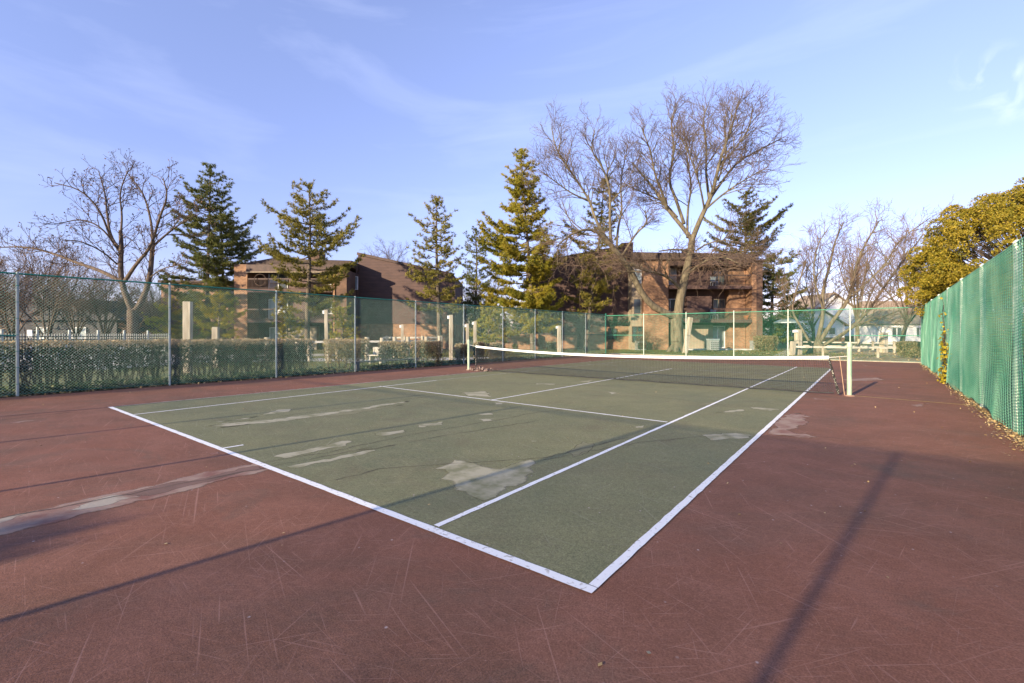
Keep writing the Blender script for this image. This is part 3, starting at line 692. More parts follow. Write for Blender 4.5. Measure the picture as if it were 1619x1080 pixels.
bt = bare_tree('huge bare spreading tree with thick forked trunk just beyond the far fence', bigd, (1070, 556), [
    ([(1072, 556, 0), (1070, 530, 0), (1070, 505, 0), (1073, 494, 0)], .56, .50),
    ([(1073, 500, 0), c3(870, 960), c3(895, 850), c3(918, 760), c3(925, 690)], .42, .27),
    ([(1073, 503, 0), c3(760, 990, -.5), c3(700, 920, -1), c3(655, 820, -1.2), c3(590, 735, -1.5), c3(530, 670, -2)], .32, .19),
    ([c3(925, 690), c3(880, 630, .6), c3(820, 560, 1), c3(770, 480, 1.4), c3(720, 420, 2), c3(660, 350, 2.2)], .22, .05),
    ([c3(820, 560, 1), c3(790, 470, 0), c3(760, 400, -1), c3(745, 300, -1.4), c3(700, 190, -2)], .13, .03),
    ([c3(890, 620, .4), c3(850, 500, 1), c3(820, 430, 1.5), c3(850, 300, 2), c3(830, 170, 2.5), c3(860, 90, 2.8)], .16, .03),
    ([c3(925, 690), c3(965, 590, -.5), c3(1010, 500, -1), c3(1030, 420, -1.5), c3(1050, 330, -1.4), c3(1100, 200, -1.2), c3(1130, 80, -1)], .24, .04),
    ([c3(1010, 500, -1), c3(1060, 430, 0), c3(1120, 350, 1), c3(1230, 290, 1.6), c3(1330, 240, 2)], .14, .03),
    ([c3(980, 560, -.7), c3(1060, 490, -1.5), c3(1150, 430, -2.3), c3(1260, 370, -3)], .10, .03),
    ([c3(1000, 510, -1), c3(985, 400, 0), c3(990, 290, .6), c3(970, 160, 1), c3(1000, 90, 1)], .13, .03),
    ([c3(1040, 370, -1.4), c3(1100, 310, -1), c3(1180, 200, -1), c3(1190, 100, -1)], .09, .03),
    ([c3(905, 680), c3(905, 560, 1.5), c3(925, 450, 2), c3(900, 340, 2.4), c3(905, 230, 2.6)], .12, .03),
    ([c3(860, 590, .6), c3(800, 520, 2.5), c3(700, 480, 3.5), c3(620, 440, 4)], .09, .03),
    ([c3(980, 560, -.7), c3(960, 450, -2), c3(920, 330, -2.6), c3(870, 230, -3)], .09, .03),
    ([c3(1040, 430, -.6), c3(1080, 300, .6), c3(1060, 180, 1.2), c3(1090, 110, 1.4)], .08, .03),
    ([c3(530, 670, -2), c3(480, 640, -2.5), c3(400, 660, -3), c3(330, 720, -3.4)], .15, .04),
    ([c3(560, 700, -1.6), c3(500, 600, -1), c3(480, 520, -.5), c3(400, 400, 0), c3(330, 300, .4), c3(310, 200, .5)], .15, .03),
    ([c3(570, 700, -1.6), c3(565, 600, -2), c3(568, 480, -2.4), c3(540, 380, -2.8), c3(480, 300, -3), c3(500, 210, -3)], .14, .03),
    ([c3(595, 740, -1.5), c3(600, 640, -1), c3(620, 560, -.6), c3(610, 440, 0), c3(640, 300, .4)], .12, .03),
    ([c3(480, 520, -.5), c3(400, 490, -1), c3(320, 430, -1.6), c3(250, 380, -2)], .08, .03),
    ([c3(620, 760, -1.5), c3(680, 660, -2.4), c3(730, 620, -3), c3(720, 560, -3.4)], .10, .04),
    ([c3(880, 910), c3(830, 860, -.8), c3(780, 835, -1.4), c3(710, 825, -2), c3(650, 790, -2.6)], .16, .06),
    ([c3(780, 740, -2), c3(850, 730, -1), c3(905, 740, 0)], .05, .08),
    ([c3(905, 840), c3(980, 780, -1.4), c3(1060, 760, -2.4), c3(1140, 800, -3.2)], .10, .03),
    ([c3(940, 740), c3(1000, 700, -.8), c3(1100, 690, -1.6), c3(1200, 740, -2.4)], .08, .03),
    ], (2.7, 3.1, 3.6), (3.4, 1.6, .78), .24, .14, M_bark, M_twigm, 3)
# drooping sprays on the lower crown
def droops(tree, spots, d, n, L0, root, org):
    tb = Tubes()
    for (u, v, e) in spots:
        P0 = at(u, v, d+e)
        for k in range(n):
            dd = unit(rng.normal(size=3)*np.array([1, 1, .25])+np.array([0, 0, .05])); Q = wander(P0+rng.normal(size=3)*.4, dd, L0*rng.uniform(.6, 1.2), 7, .12, 0, .42)
            tb.add(Q, np.linspace(.018, .006, 7), 3)
            for j in range(3, 7):
                for _ in range(2): tb.add(wander(Q[j], unit(Q[j]-Q[j-1]+rng.normal(size=3)*.6), rng.uniform(.5, 1.2), 4, .2, 0, .3), [.008, .007, .006, .005], 3)
    tb.build('drooping_branches', M_twig, root, org, smooth=False)
broot = [o for o in bpy.data.objects if o.get('label', '').startswith('huge bare')][0]
droops(bt, [(*c3(330, 700)[:2], -3), (*c3(420, 650)[:2], -3), (*c3(500, 660)[:2], -2.5), (*c3(560, 760)[:2], -2), (*c3(470, 780)[:2], -2), (*c3(620, 780)[:2], -2.4), (*c3(980, 770)[:2], -2), (*c3(1040, 760)[:2], -2.4), (*c3(1100, 770)[:2], -3), (*c3(1160, 760)[:2], -3), (*c3(1230, 760)[:2], -2)], bigd, 17, 3.4, broot, np.array(broot.location))

def c1(x, y, e=0): return (x/3.724, 230+y/3.724, e)
ldd = 27.5
bare_tree('leaning bare tree with forked trunk and brown leaf tips behind the left hedge', ldd, (212, 570), [
    ([(212, 568, 0), (211, 540, 0), (210, 500, 0), (210, 490, 0)], 0.310, .28),
    ([(210, 495, 0), c1(740, 880), c1(715, 800), c1(710, 700), c1(715, 600), c1(710, 500)], 0.178, 0.096),
    ([(210, 493, 0), c1(810, 960), c1(860, 860), c1(885, 760), c1(895, 640), c1(900, 560)], 0.178, 0.104),
    ([c1(712, 800), c1(600, 740, .5), c1(450, 690, 1), c1(300, 630, 1.5), c1(150, 595, 2), c1(0, 600, 2)], 0.126, .03),
    ([c1(715, 620), c1(650, 540), c1(630, 400, .5), c1(620, 280, .8), c1(580, 150, 1)], 0.089, .02),
    ([c1(712, 520), c1(720, 400), c1(700, 280), c1(760, 130)], 0.067, .02),
    ([c1(735, 800), c1(800, 700, -.6), c1(890, 600, -1), c1(940, 420, -1.4), c1(990, 300, -2), c1(960, 190, -2)], 0.118, .02),
    ([c1(900, 560), c1(890, 440, .6), c1(850, 290, 1), c1(780, 200, 1.4), c1(740, 150, 1.4)], 0.081, .02),
    ([c1(895, 600), c1(960, 540, .4), c1(1060, 460, .8), c1(1180, 400, 1)], 0.081, .02),
    ([c1(700, 620), c1(600, 480, -.8), c1(480, 430, -1), c1(350, 460, -1.5)], 0.059, .02),
    ([c1(650, 540), c1(590, 380, -.6), c1(480, 260, -1.2), c1(320, 220, -1.6)], 0.067, .02),
    ([c1(690, 700), c1(600, 620, -1), c1(470, 560, -1.6), c1(380, 560, -2)], 0.052, .02),
    ([c1(880, 780), c1(960, 720, -.6), c1(1080, 700, -1)], 0.044, .02),
    ], (2.2, 3.6, 5.0), (1.9, .95, .48), .28, .12, M_barkd, M_twigd, 3, leaves=.5)

def auto_bare(label, u, d, H, spread, trunk_r=.25, fork=.3, nl=6, dens=(1.8, 3.0, 3.6), lenf=(2.7, 1.4, .75), up=.35, droop=.0, mbk=None, mtw=None, maxlev=3, lean=(0, 0), group=None, leaves=0):
    P0 = at(u, 0, d); P0[2] = 0
    root = empty('bare_tree', P0, 0, label, 'tree', group); t = Bare(P0)
    top = P0+np.array([lean[0], lean[1], H*fork]); Pt = smooth_poly([P0-np.array([0, 0, .1]), P0*.5+top*.5+rng.normal(size=3)*.1, top])
    t.limb(Pt, trunk_r, trunk_r*.7); flare(t, P0, trunk_r)
    for i in range(nl):
        a = 6.28*(i+rng.uniform(-.3, .3))/nl; tilt = rng.uniform(.25, 1.); e = np.array([math.cos(a), math.sin(a), 0])*spread*tilt
        h = H*(1-.35*tilt**2)*rng.uniform(.85, 1.02)
        P = smooth_poly([top-np.array([0, 0, H*.05*rng.random()]), top+e*.28+np.array([0, 0, (h-H*fork)*.33]), top+e*.62+np.array([0, 0, (h-H*fork)*.68])+rng.normal(size=3)*.3, np.array([top[0], top[1], 0])+e+np.array([0, 0, h])])
        t.limb(P, trunk_r*.42, .02, 7); t.twigs(P, np.linspace(trunk_r*.5, .025, len(P)), 0, dens, lenf, up, droop, .2, maxlev)
    t.build(root, mbk or M_bark, mtw or M_twig)
    if leaves:
        T = np.array(t.tips); T = T[rng.random(len(T)) < leaves]; cards(T+rng.normal(size=T.shape)*.05, .055, M_budleaf, 'foliage', root, P0)
# right group
rd = 36
bare_tree('low branched bare tree with spreading trunks behind the rail fence at right', rd, (1292, 556), [
    ([(1292, 556, 0), (1292, 545, 0)], .5, .42),
    ([(1290, 548, 0), (1302, 500, .5), (1300, 460, 1), (1312, 420, 1), (1320, 380, 1.5), (1335, 350, 2)], 0.180, .03),
    ([(1290, 550, 0), (1318, 505, -.5), (1345, 470, -1), (1350, 430, -1.5), (1365, 390, -2), (1390, 350, -2)], 0.180, .03),
    ([(1295, 550, 0), (1340, 525, .5), (1375, 490, 1), (1400, 450, 1.5), (1430, 410, 2), (1460, 370, 2)], 0.165, .03),
    ([(1285, 550, 0), (1265, 515, 0), (1250, 490, .5), (1262, 450, 1), (1275, 410, 1)], 0.120, .03),
    ([(1300, 548, 0), (1350, 515, -1.5), (1400, 500, -2), (1450, 480, -2)], 0.090, .03),
    ([(1302, 490, .5), (1285, 440, 0), (1290, 390, 0), (1310, 360, 0)], 0.075, .03),
    ([(1345, 470, -1), (1400, 420, -1), (1420, 380, -1), (1470, 345, -1)], 0.075, .03),
    ([(1375, 490, 1), (1430, 460, 1), (1470, 430, 1)], 0.075, .03),
    ], (2.2, 3.2, 4.0), (2.5, 1.3, .7), .30, .02, M_bark, M_twig, 3)
auto_bare('bare tree at far right, its crown touching the golden conifer', 1425, 48, 13.0, 5.2, .24, .22, 8, lean=(.5, .3), mtw=M_twig)
auto_bare('bare tree at right between the tall evergreen and the houses', 1355, 58, 14.2, 5.5, .26, .2, 8)
auto_bare('thin bare tree right behind the evergreen beside the brick building', 1285, 60, 13.5, 4.6, .24, .2, 7)
auto_bare('lowest bare tree of the right hand group by the fence corner', 1470, 60, 9.5, 4.5, .2, .15, 7, leaves=.4)
auto_bare('small bare tree showing above the low roof of the left building', 612, 78, 18.5, 5.0, .25, .45, 9, mtw=M_twigd)
# left thicket
for (u, d, H, sp, lab) in ((20, 40, 7.8, 4.2, 'bare grey tree at the far left edge before the dark house'), (75, 37, 8.6, 4.0, 'dense bare tree before the dark house behind the pool railing'), (120, 45, 8.4, 4.4, 'bare tree between the dark house and the leaning tree'),
                          (165, 43, 7.2, 3.8, 'low bare thicket tree just left of the forked trunk'), (248, 46, 7.0, 3.2, 'thin bare tree between the forked trunk and the tall timber post'), (-45, 36, 8.4, 4.4, 'bare tree cut by the left border of the view')):
    auto_bare(lab, u, d, H, sp, .16, .14, 9, dens=(2.2, 3.4, 4.0), lenf=(2.2, 1.2, .65), mbk=M_barkd, mtw=M_twig, leaves=.25)
auto_bare('bushy bare tree behind the pines between the two buildings', 762, 62, 9.5, 4.0, .2, .2, 8, mtw=M_twigd)
auto_bare('second bushy bare tree by the wall end of the left building', 735, 66, 8.4, 3.6, .18, .2, 8, mtw=M_twigd)

# pines
def pine(label, u, d, H, prof, h0, nwh, mat=None, lean=0., dens=1., low=None, trunk_r=.22, group='pines round the apartment buildings', tl=.26, twin=0.):
    """prof: list of (height fraction, left radius, right radius) in metres seen from the court"""
    mat = mat or M_needle
    P0 = at(u, 0, d); P0[2] = 0; root = empty('pine_tree', P0, 0, label, 'tree', group)
    T = Tubes(); n = 14; zs = np.linspace(-.1, H, n); R3 = np.array([RT[0], RT[1], 0]); F3 = np.array([FW[0], FW[1], 0])
    def trunk_at(z): f = z/H; return P0+R3*(lean*f+.12*math.sin(f*5+u))+np.array([0, 0, z])
    T.add([trunk_at(z) for z in zs], [trunk_r*(1-.93*max(z, 0)/H)+.015 for z in zs], 9)
    br = Tubes(); TP = []; TD = []
    pf = np.array(prof)
    for w in range(nwh):
        f = (w+.5)/nwh; z = h0+(H-h0)*f**.92; hf = z/H; nb = int(rng.integers(4, 7)) if hf < .9 else 4
        a0 = rng.uniform(0, 6.28)
        for b_ in range(nb):
            a = a0+6.28*b_/nb+rng.uniform(-.3, .3); cr = math.cos(a)
            rl = np.interp(hf, pf[:, 0], pf[:, 1]); rr = np.interp(hf, pf[:, 0], pf[:, 2]); L_ = (rr*(1+cr)/2+rl*(1-cr)/2)*rng.uniform(.45, 1.2)
            if rng.random() < .14: L_ *= .45
            if L_ < .25: continue
            zz = z+rng.uniform(-.4, .4); p = trunk_at(min(zz, H-.1)); dirh = R3*math.cos(a)+F3*math.sin(a)
            k = 8; ss_ = np.linspace(0, 1, k); elev = .6*hf**2+.0+rng.uniform(-.12, .16)
            Q = np.array([p+dirh*L_*s_+np.array([0, 0, L_*(elev*s_-.10*math.sin(s_*3.1)+.14*s_**3)]) for s_ in ss_]); Q[1:] += rng.normal(size=(k-1, 3))*.05
            br.add(Q, np.linspace(.02+.010*L_, .008, k), 4)
            side = np.cross(dirh, [0, 0, 1.])
            m_ = max(3, int(L_*4.6))
            for j in range(m_):
                f2 = .22+.78*(j+rng.random())/m_; x = f2*(k-1); j0 = min(int(x), k-2); pp = Q[j0]+(Q[j0+1]-Q[j0])*(x-j0)
                sg = 1 if j % 2 else -1; l2 = (.20+.33*L_*(1-f2)**.7*.9)*rng.uniform(.6, 1.25); l2 = min(l2, 1.5)
                dd = unit(dirh*rng.uniform(.5, 1.1)+side*sg*rng.uniform(.4, 1.)+np.array([0, 0, rng.uniform(.0, .28)])); e = pp+dd*l2
                br.add([pp, (pp+e)/2+np.array([0, 0, -.02]), e], [.010, .008, .005], 3)
                c = max(2, int(l2*10*dens)); c = c if f2 > .38 else c//2
                for q in range(c):
                    g = (q+.6)/c; TP.append(pp+(e-pp)*g+rng.normal(size=3)*.055); TD.append(dd*.6+np.array([0, 0, .5]))
    for q in range(24): TP.append(trunk_at(H-rng.uniform(0, .7))+rng.normal(size=3)*.06); TD.append(np.array([0, 0, 1.]))
    T.build('trunk', M_pinebark, root, P0); br.build('branches', M_pinebark, root, P0, smooth=False)
    tufts(np.array(TP), np.array(TD), tl, .046, 14, mat, 'needles', root, P0, spread=1.25)
    return root
pine('tall dense dark green pine beside the leaning bare tree', 330, 44, 17.6, [(0, 2.2, 2.2), (.3, 3.3, 3.4), (.5, 3.0, 3.2), (.65, 2.9, 2.5), (.8, 2.6, 2.0), (.9, 1.7, 1.5), (1, .3, .3)], 3.0, 24, M_needleg, dens=1.25)
pine('slightly shorter dark pine standing right against the tallest left pine', 352, 47, 14.2, [(0, 2.0, 2.5), (.4, 2.8, 3.6), (.7, 2.2, 3.9), (.85, 1.5, 2.8), (.95, 1, 1.4), (1, .3, .3)], 3.5, 19, M_needleg, dens=1.2)
pine('open pine with yellow lower boughs standing before the left building balconies', 488, 37.5, 13.7, [(0, 1.2, 1.4), (.2, 3.2, 2.0), (.42, 3.0, 3.8), (.58, 4.6, 3.6), (.7, 4.2, 4.4), (.8, 2.2, 2.2), (.9, 2.0, 1.3), (1, .25, .25)], 2.8, 17, M_needle, dens=.95)
pine('narrow sparse pine before the blank sloping wall of the left building', 692, 38.5, 12.9, [(0, .4, .4), (.2, .8, 1.0), (.3, 2.6, 2.2), (.42, 2.8, 2.2), (.58, 2.0, 2.2), (.72, 1.4, 1.7), (.85, 1.9, 1.4), (1, .2, .2)], 3.2, 15, M_needle, dens=.85)
pine('small distant pine between the two brick buildings', 752, 58, 14.8, [(0, 1.6, 1.6), (.5, 3.0, 2.6), (.8, 2.0, 1.8), (1, .3, .3)], 4, 14, M_needleg, dens=.9)
pine('broad golden green pine left of the right hand building', 842, 41, 18.0, [(0, 3.6, 2.6), (.2, 5.4, 3.8), (.35, 5.2, 3.4), (.5, 4.0, 2.8), (.65, 3.4, 1.8), (.78, 1.9, 1.7), (.92, 1.3, .9), (1, .2, .2)], 2.0, 30, M_needley, dens=1.5, lean=-.9)
pine('slim pine half hidden behind the left limb of the huge bare tree', 928, 43, 16.0, [(0, 1.5, 1.2), (.3, 2.8, 2.2), (.5, 3.4, 2.4), (.66, 3.2, 2.0), (.8, 1.2, 2.4), (.92, 1.2, 2.0), (1, .3, .5)], 3.2, 19, M_needle, dens=.95, lean=1.6)
pine('pine rising behind the roof of the right hand building', 1178, 52, 17.6, [(0, 3, 3), (.45, 3.6, 3.8), (.62, 4.8, 4.2), (.72, 4.2, 5.4), (.86, 2.6, 3.6), (.94, 1.5, 1.8), (1, .4, .4)], 4, 20, M_needle, dens=1.05)
pine('dark pine filling the gap right of the right hand building', 1222, 47, 9.6, [(0, 2.2, 2.4), (.3, 2.4, 2.8), (.6, 2.2, 2.8), (.85, 1.6, 2.4), (1, .4, .5)], .8, 15, M_needleg, dens=1.3)
for (u, d, H, r_, lab, mt) in ((540, 34, 3.4, 1.15, 'small bright green young pine in front of the brick pillar of the left building', M_needley), (305, 40, 5.2, 2.2, 'low green pine behind the tall timber post', M_needleg), (348, 39, 5.0, 1.9, 'young pale green pine just left of the brick corner', M_needley), (268, 42, 4.6, 1.8, 'short yellowish pine right of the forked trunk', M_needley), (775, 33, 3.6, 1.6, 'low yellow green pine by the shorter timber posts', M_needley), (452, 38, 4.4, 1.3, 'low green pine before the lower balcony', M_needley)):
    pine(lab, u, d, H, [(0, r_*.8, r_*.8), (.3, r_, r_), (.6, r_*.95, r_*.9), (.85, r_*.6, r_*.6), (1, .3, .3)], .5, 9, mt, dens=1.35, trunk_r=.08, tl=.2)

# golden conifer at right
gc = at(1640, 0, 20); gc[2] = 0
ar = empty('golden_conifer', gc, 0, 'big rounded golden green conifer rising behind the right netted fence', 'tree')
T = Tubes(); T.add([gc+np.array([.0, 0, z]) for z in (-.1, 1.5, 3, 5, 6.5)], [.22, .2, .17, .1, .04], 8)
T.add([gc+np.array([.1, .0, 1.2]), gc+np.array([-1.3, -.6, 3]), gc+np.array([-2.6, -1.2, 5])], [.12, .09, .04], 6)
TP = []
lob = []
for i in range(520):
    ph = rng.uniform(0, 6.28); ct = rng.uniform(-.75, 1); st_ = math.sqrt(1-ct*ct); e = np.array([math.cos(ph)*st_, math.sin(ph)*st_, ct])
    rad = np.array([4.3, 4.3, 3.45])*rng.uniform(.78, 1.0)*(1+.05*math.sin(ph*5)+.05*math.sin(ph*3+ct*6))
    c = gc+np.array([0, 0, 4.45])+e*rad
    if c[2] < 1.6: continue
    lob.append(c); T.add([gc+np.array([0, 0, 3.6])+(c-gc-np.array([0, 0, 3.6]))*.2, c], [.03, .01], 3)
    m_ = 520; rr_ = rng.uniform(.26, .58); dv = rng.normal(size=(m_, 3)); dv /= np.linalg.norm(dv, axis=1, keepdims=True); dv[:, 2] = np.where(dv[:, 2] < -.6, -dv[:, 2], dv[:, 2])
    TP.append(c+dv*np.array([1, 1, .9])*rr_*rng.uniform(.75, 1.05, (m_, 1)))
T.build('trunk', M_barkd, ar, gc); cards(np.concatenate(TP), .045, M_arbor, 'foliage', ar, gc, aspect=.45)

# hedges and bushes
def bush(name, label, corners, h, n, m, mtop, cat, sz=.035, base=.35, round_=.12, grp=None, stems=30, topf=.34):
    """corners: p0,p1 centre line ends, half width"""
    p0, p1, hw = corners; p0 = np.asarray(p0[:2], float); p1 = np.asarray(p1[:2], float); Ln = np.linalg.norm(p1-p0); t = (p1-p0)/Ln; nn = np.array([-t[1], t[0]]); c = (p0+p1)/2
    root = empty(name, (*c, 0), 0, label, cat, grp)
    a = rng.uniform(0, 1, n)*Ln; sft = rng.beta(.55, .55, n)*2-1; z = base+(h-base)*rng.beta(1.35, .7, n)
    # thin out the lower middle, bulge the outline
    prof = hw*(.72+.28*np.clip((z-base)/(h-base)*2.2, 0, 1))*(1+.10*np.sin(a*3.1+1)+.08*np.sin(a*7.3))
    endr = np.minimum(a, Ln-a); prof = prof*np.clip(.55+endr/(round_*3+.01), 0, 1)
    z = np.minimum(z, h*(1-.015*rng.random(n))-.05*np.clip(1-endr/(round_+.01), 0, 1)+.02*np.sin(a*5)-.04*np.abs(sft)**3)
    XY = p0+np.outer(a, t)+np.outer(sft*prof, nn); P = np.c_[XY, z]+rng.normal(size=(n, 3))*.018
    top = z > h-topf*h*rng.uniform(.3, 1.1, n)*.6
    cards(P[~top], sz, m, 'foliage', root, (*c, 0), aspect=.55); cards(P[top], sz*.9, mtop, 'clipped_tips', root, (*c, 0), aspect=.45)
    T = Tubes()
    for k in range(stems):
        q = p0+t*rng.uniform(0, Ln)+nn*rng.uniform(-.4, .4)*hw; b_ = np.array([*q, 0.]); e = b_+np.array([rng.normal()*.2, rng.normal()*.2, h*rng.uniform(.7, .97)])
        T.add([b_, b_*.6+e*.4+rng.normal(size=3)*.05, e], [.013, .010, .005], 4)
        for j in range(4):
            g = rng.uniform(.15, .7); pp = b_+(e-b_)*g; T.add(wander(pp, [rng.normal(), rng.normal(), 1.2], h*.35, 3, .25), [.007, .006, .004], 3)
    T.build('stems', M_twigd, root, (*c, 0), smooth=False)
    return root
hx = 1.15
hq = [(flx(y)-hx, y) for y in (-5.5, 7.1)]
bush('hedge', 'long clipped dark hedge with brown top behind the left fence', (hq[0], hq[1], .42), 1.36, 30000, M_hedge, M_hedgetop, 'hedge', stems=420, base=.42, sz=.034)
def bu(u0, u1, v0, v1, d, lab, n=7000, m=M_bush, hw=None, mt=M_hedgetop):
    d += 1.0
    r0 = (u0-809.5)/FPX*d; r1 = (u1-809.5)/FPX*d; w_ = hw or (r1-r0)*.42
    p0 = W(r0+.1, d); p1 = W(r1-.1, d); bush('clipped_bush', lab, (p0, p1, w_), CH-(v0-PY)/FPX*d, n, m, mt, 'bush', stems=26, base=.28, grp='clipped bushes along the left fence', sz=.03)
bu(516, 584, 536, 590, 19.4, 'first clipped bush right of the gap after the long hedge, wide brown topped', 9000)
bu(598, 649, 540, 585, 20.6, 'dark green square clipped bush behind the middle of the plank bench')
bu(649, 701, 539, 585, 21.0, 'brownish clipped bush at the right end of the plank bench', mt=M_hedgetop)
bu(717, 742, 544, 580, 22.6, 'clipped bush left of the far net post', 4500)
bu(746, 768, 541, 576, 23.6, 'dark clipped bush just right of the far net post', 4500, M_hedge)
bu(772, 800, 542, 570, 25.6, 'last dark clipped bush before the open lawn', 4500, M_hedge)
def bush2(u0, u1, v0, d, lab, m, n, mt, cat='bush', sz=.05):
    p0 = W((u0-809.5)/FPX*d+.15, d); p1 = W((u1-809.5)/FPX*d-.15, d); bush('round_bush', lab, (p0, p1, (u1-u0)/FPX*d*.45), CH-(v0-PY)/FPX*d, n, m, mt, cat, stems=16, base=.05, round_=.5, sz=sz)
bush2(1193, 1228, 531, 41.5, 'rounded clipped bush at the right corner of the right building', M_bush, 7000, M_bush, sz=.055)
bush2(1421, 1458, 540, 30.0, 'square green hedge bush in the far right corner behind the fence', M_bush, 7000, M_bush)
bush2(552, 582, 517, 36, 'reddish brown round shrub before the dark wall of the left building', M_budleaf, 2600, M_budleaf)
bush2(1108, 1136, 556, 41.8, 'low brown shrub on the lawn before the ground floor patio', M_budleaf, 900, M_budleaf)
bush2(1004, 1030, 524, 42.6, 'thin brown shrub against the tall orange brick wall', M_budleaf, 700, M_budleaf)
bush2(862, 882, 540, 42, 'dark shrub by the low brick wall of the right building', M_hedge, 1500, M_bush)
# greenery right of the netted fence
for (x, y, h, w_, lab) in ((4.6, 6.2, 1.7, .7, 'yellow green shrub right behind the nearest part of the netted fence'), (4.8, 9.5, 2.1, .9, 'yellow green shrub behind the second bay of the netted fence'), (4.9, 13.2, 1.6, .8, 'low shrub behind the middle of the netted fence'), (5.2, 18, 1.8, .9, 'shrub behind the netted fence near the vine')):
    bush('roadside_shrub', lab, ((x, y-1.2), (x, y+1.2), w_), h, 5200, M_blade, M_blade, 'shrub', base=.05, stems=20, round_=.5, sz=.05)
# vine on netting
T = Tubes(); VP = []
vy = 17.2
for k in range(5):
    Q = np.array([(frx(vy)-.12+rng.normal()*.02, vy+rng.normal()*.16+.1*math.sin(z*3+k), z) for z in np.linspace(.05, 2.75-.3*k, 9)]); T.add(Q, [.006]*9, 4)
    for q in Q[k % 2::2]:
        m_ = int(3+ (22 if (abs(q[2]-1.05) < .3 or q[2] < .4) else 0)); VP.append(q+rng.normal(size=(m_, 3))*np.array([.05, .12, .1]))
vr = empty('climbing_vine', (frx(vy)-.1, vy, 0), 0, 'yellow leaved vine climbing up the green netting on the right fence', 'vine')
T.build('stem', M_twigd, vr, vr.location[:]); cards(np.concatenate(VP), .045, M_vine, 'leaves', vr, vr.location[:], aspect=.8)

# ------------------------------------------------------------------ timber posts, rails, railing, bench
def tpost(u, v0, d, w, lab, lean=0., rnd=False, cap=False, z0=-.05, grp='weathered timber posts beyond the fences'):
    r = (u-809.5)/FPX*d; h = CH-(v0-PY)/FPX*d; p = W(r, d)
    root = empty('timber_post', p, SITE_ROT+.25, lab, 'post', grp)
    b = MB()
    if rnd: b.cyl((0, 0, z0), (lean, 0, h), w/2, 12)
    else: b.bar((0, 0, z0), (lean, 0, h), w, w)
    b.build('post', M_wood, root, bevel=.012)
    if cap:
        b = MB(); b.box(lean-w*.8-.04, lean-w*.4, -w*.5, w*.5, h-.22, h-.04); b.build('lamp_block', M_wframe, root, bevel=.01)
    return root
tpost(297, 477, 18.5, .27, 'tallest thick square timber post behind the hedge')
tpost(341, 517, 21, .24, 'short square timber post right of the tallest one')
tpost(517, 490, 25, .17, 'slim tall timber post with small white block left of the wide bush', cap=True, lean=-.05)
tpost(636, 513, 30, .17, 'short capped timber post against the brick base of the left building', cap=True)
tpost(713, 498, 25, .19, 'tall timber post with side block standing on the pale path', cap=True)
tpost(739, 512, 30, .17, 'shorter timber post just left of the far net post', cap=True)
tpost(751, 508, 29, .17, 'timber post with block right of the shorter one by the far net post', cap=True)
tpost(884, 515, 35, .24, 'weathered thick timber post on the lawn under the golden green pine', cap=True)
tpost(1083, 502, 37, .30, 'leaning timber post against the trunk of the huge bare tree', lean=.5)
tpost(1262, 521, 33.5, .36, 'thick square timber post at the left end of the right rail fence', cap=True)
tpost(1397, 527, 38, .42, 'thick timber post under the small tan roof at right')
tpost(1252, 540, 33, .28, 'short tilted timber post left of the thick square one', lean=.12)
def railfence(lab, pts, hs, post_us, w=.16, two=True, grp='post and rail fences'):
    P = [np.array(p) for p in pts]; c = (P[0]+P[-1])/2; root = empty('rail_fence', c, 0, lab, 'fence', grp)
    for a, b_ in zip(P[:-1], P[1:]):
        for h in hs:
            m_ = MB(); m_.bar((*(a-c)[:2], h), (*(b_-c)[:2], h+.0), .07, .13); m_.build('rail', M_woodr, root, bevel=.01)
    me = None
    b = MB(); b.cyl((0, 0, -.05), (0, 0, 1.), w/2, 10); o = mk('post', np.array(b.V), b.F, M_wood); me = o.data; bpy.data.objects.remove(o)
    for (p, h) in post_us: share('post', me, root, (*(np.array(p)-c)[:2], 0), (0, 0, random.random()), (1, 1, h))
def pp(u, d): return W((u-809.5)/FPX*d, d)
railfence('low post and rail fence with round post tops before the left building', [pp(486, 28), pp(600, 29.5), pp(690, 33)], [1.05], [(pp(422, 26), 1.35), (pp(470, 26.5), 1.3), (pp(489, 28), 1.2), (pp(534, 28), 1.3), (pp(580, 28), 1.35), (pp(604, 29), 1.3), (pp(624, 30), 1.35), (pp(645, 31), 1.35), (pp(674, 32), 1.35), (pp(695, 33), 1.4)], .26)
railfence('timber kerb rail beside the pale path', [pp(478, 25.5), pp(530, 26.5)], [.35], [(pp(489, 25.4), .75)], .16)
railfence('post and rail fence running behind the far fence at right', [pp(1258, 33), pp(1345, 31), pp(1418, 30.4)], [.62], [(pp(1301, 32), .68), (pp(1388, 30), .60)], .16)
railfence('farther post and rail fence before the white houses', [pp(1270, 45), pp(1348, 42), pp(1436, 41)], [.75, .40], [(pp(1282, 40), .9), (pp(1358, 40), 1.1), (pp(1380, 40), .9), (pp(1414, 38), .95)], .2)
railfence('pale upper rail before the brick base of the left building', [pp(606, 36), pp(662, 36), pp(700, 37)], [1.25], [(pp(612, 36), 1.4), (pp(640, 36), 1.35), (pp(668, 36), 1.4), (pp(698, 37), 1.4)], .22)
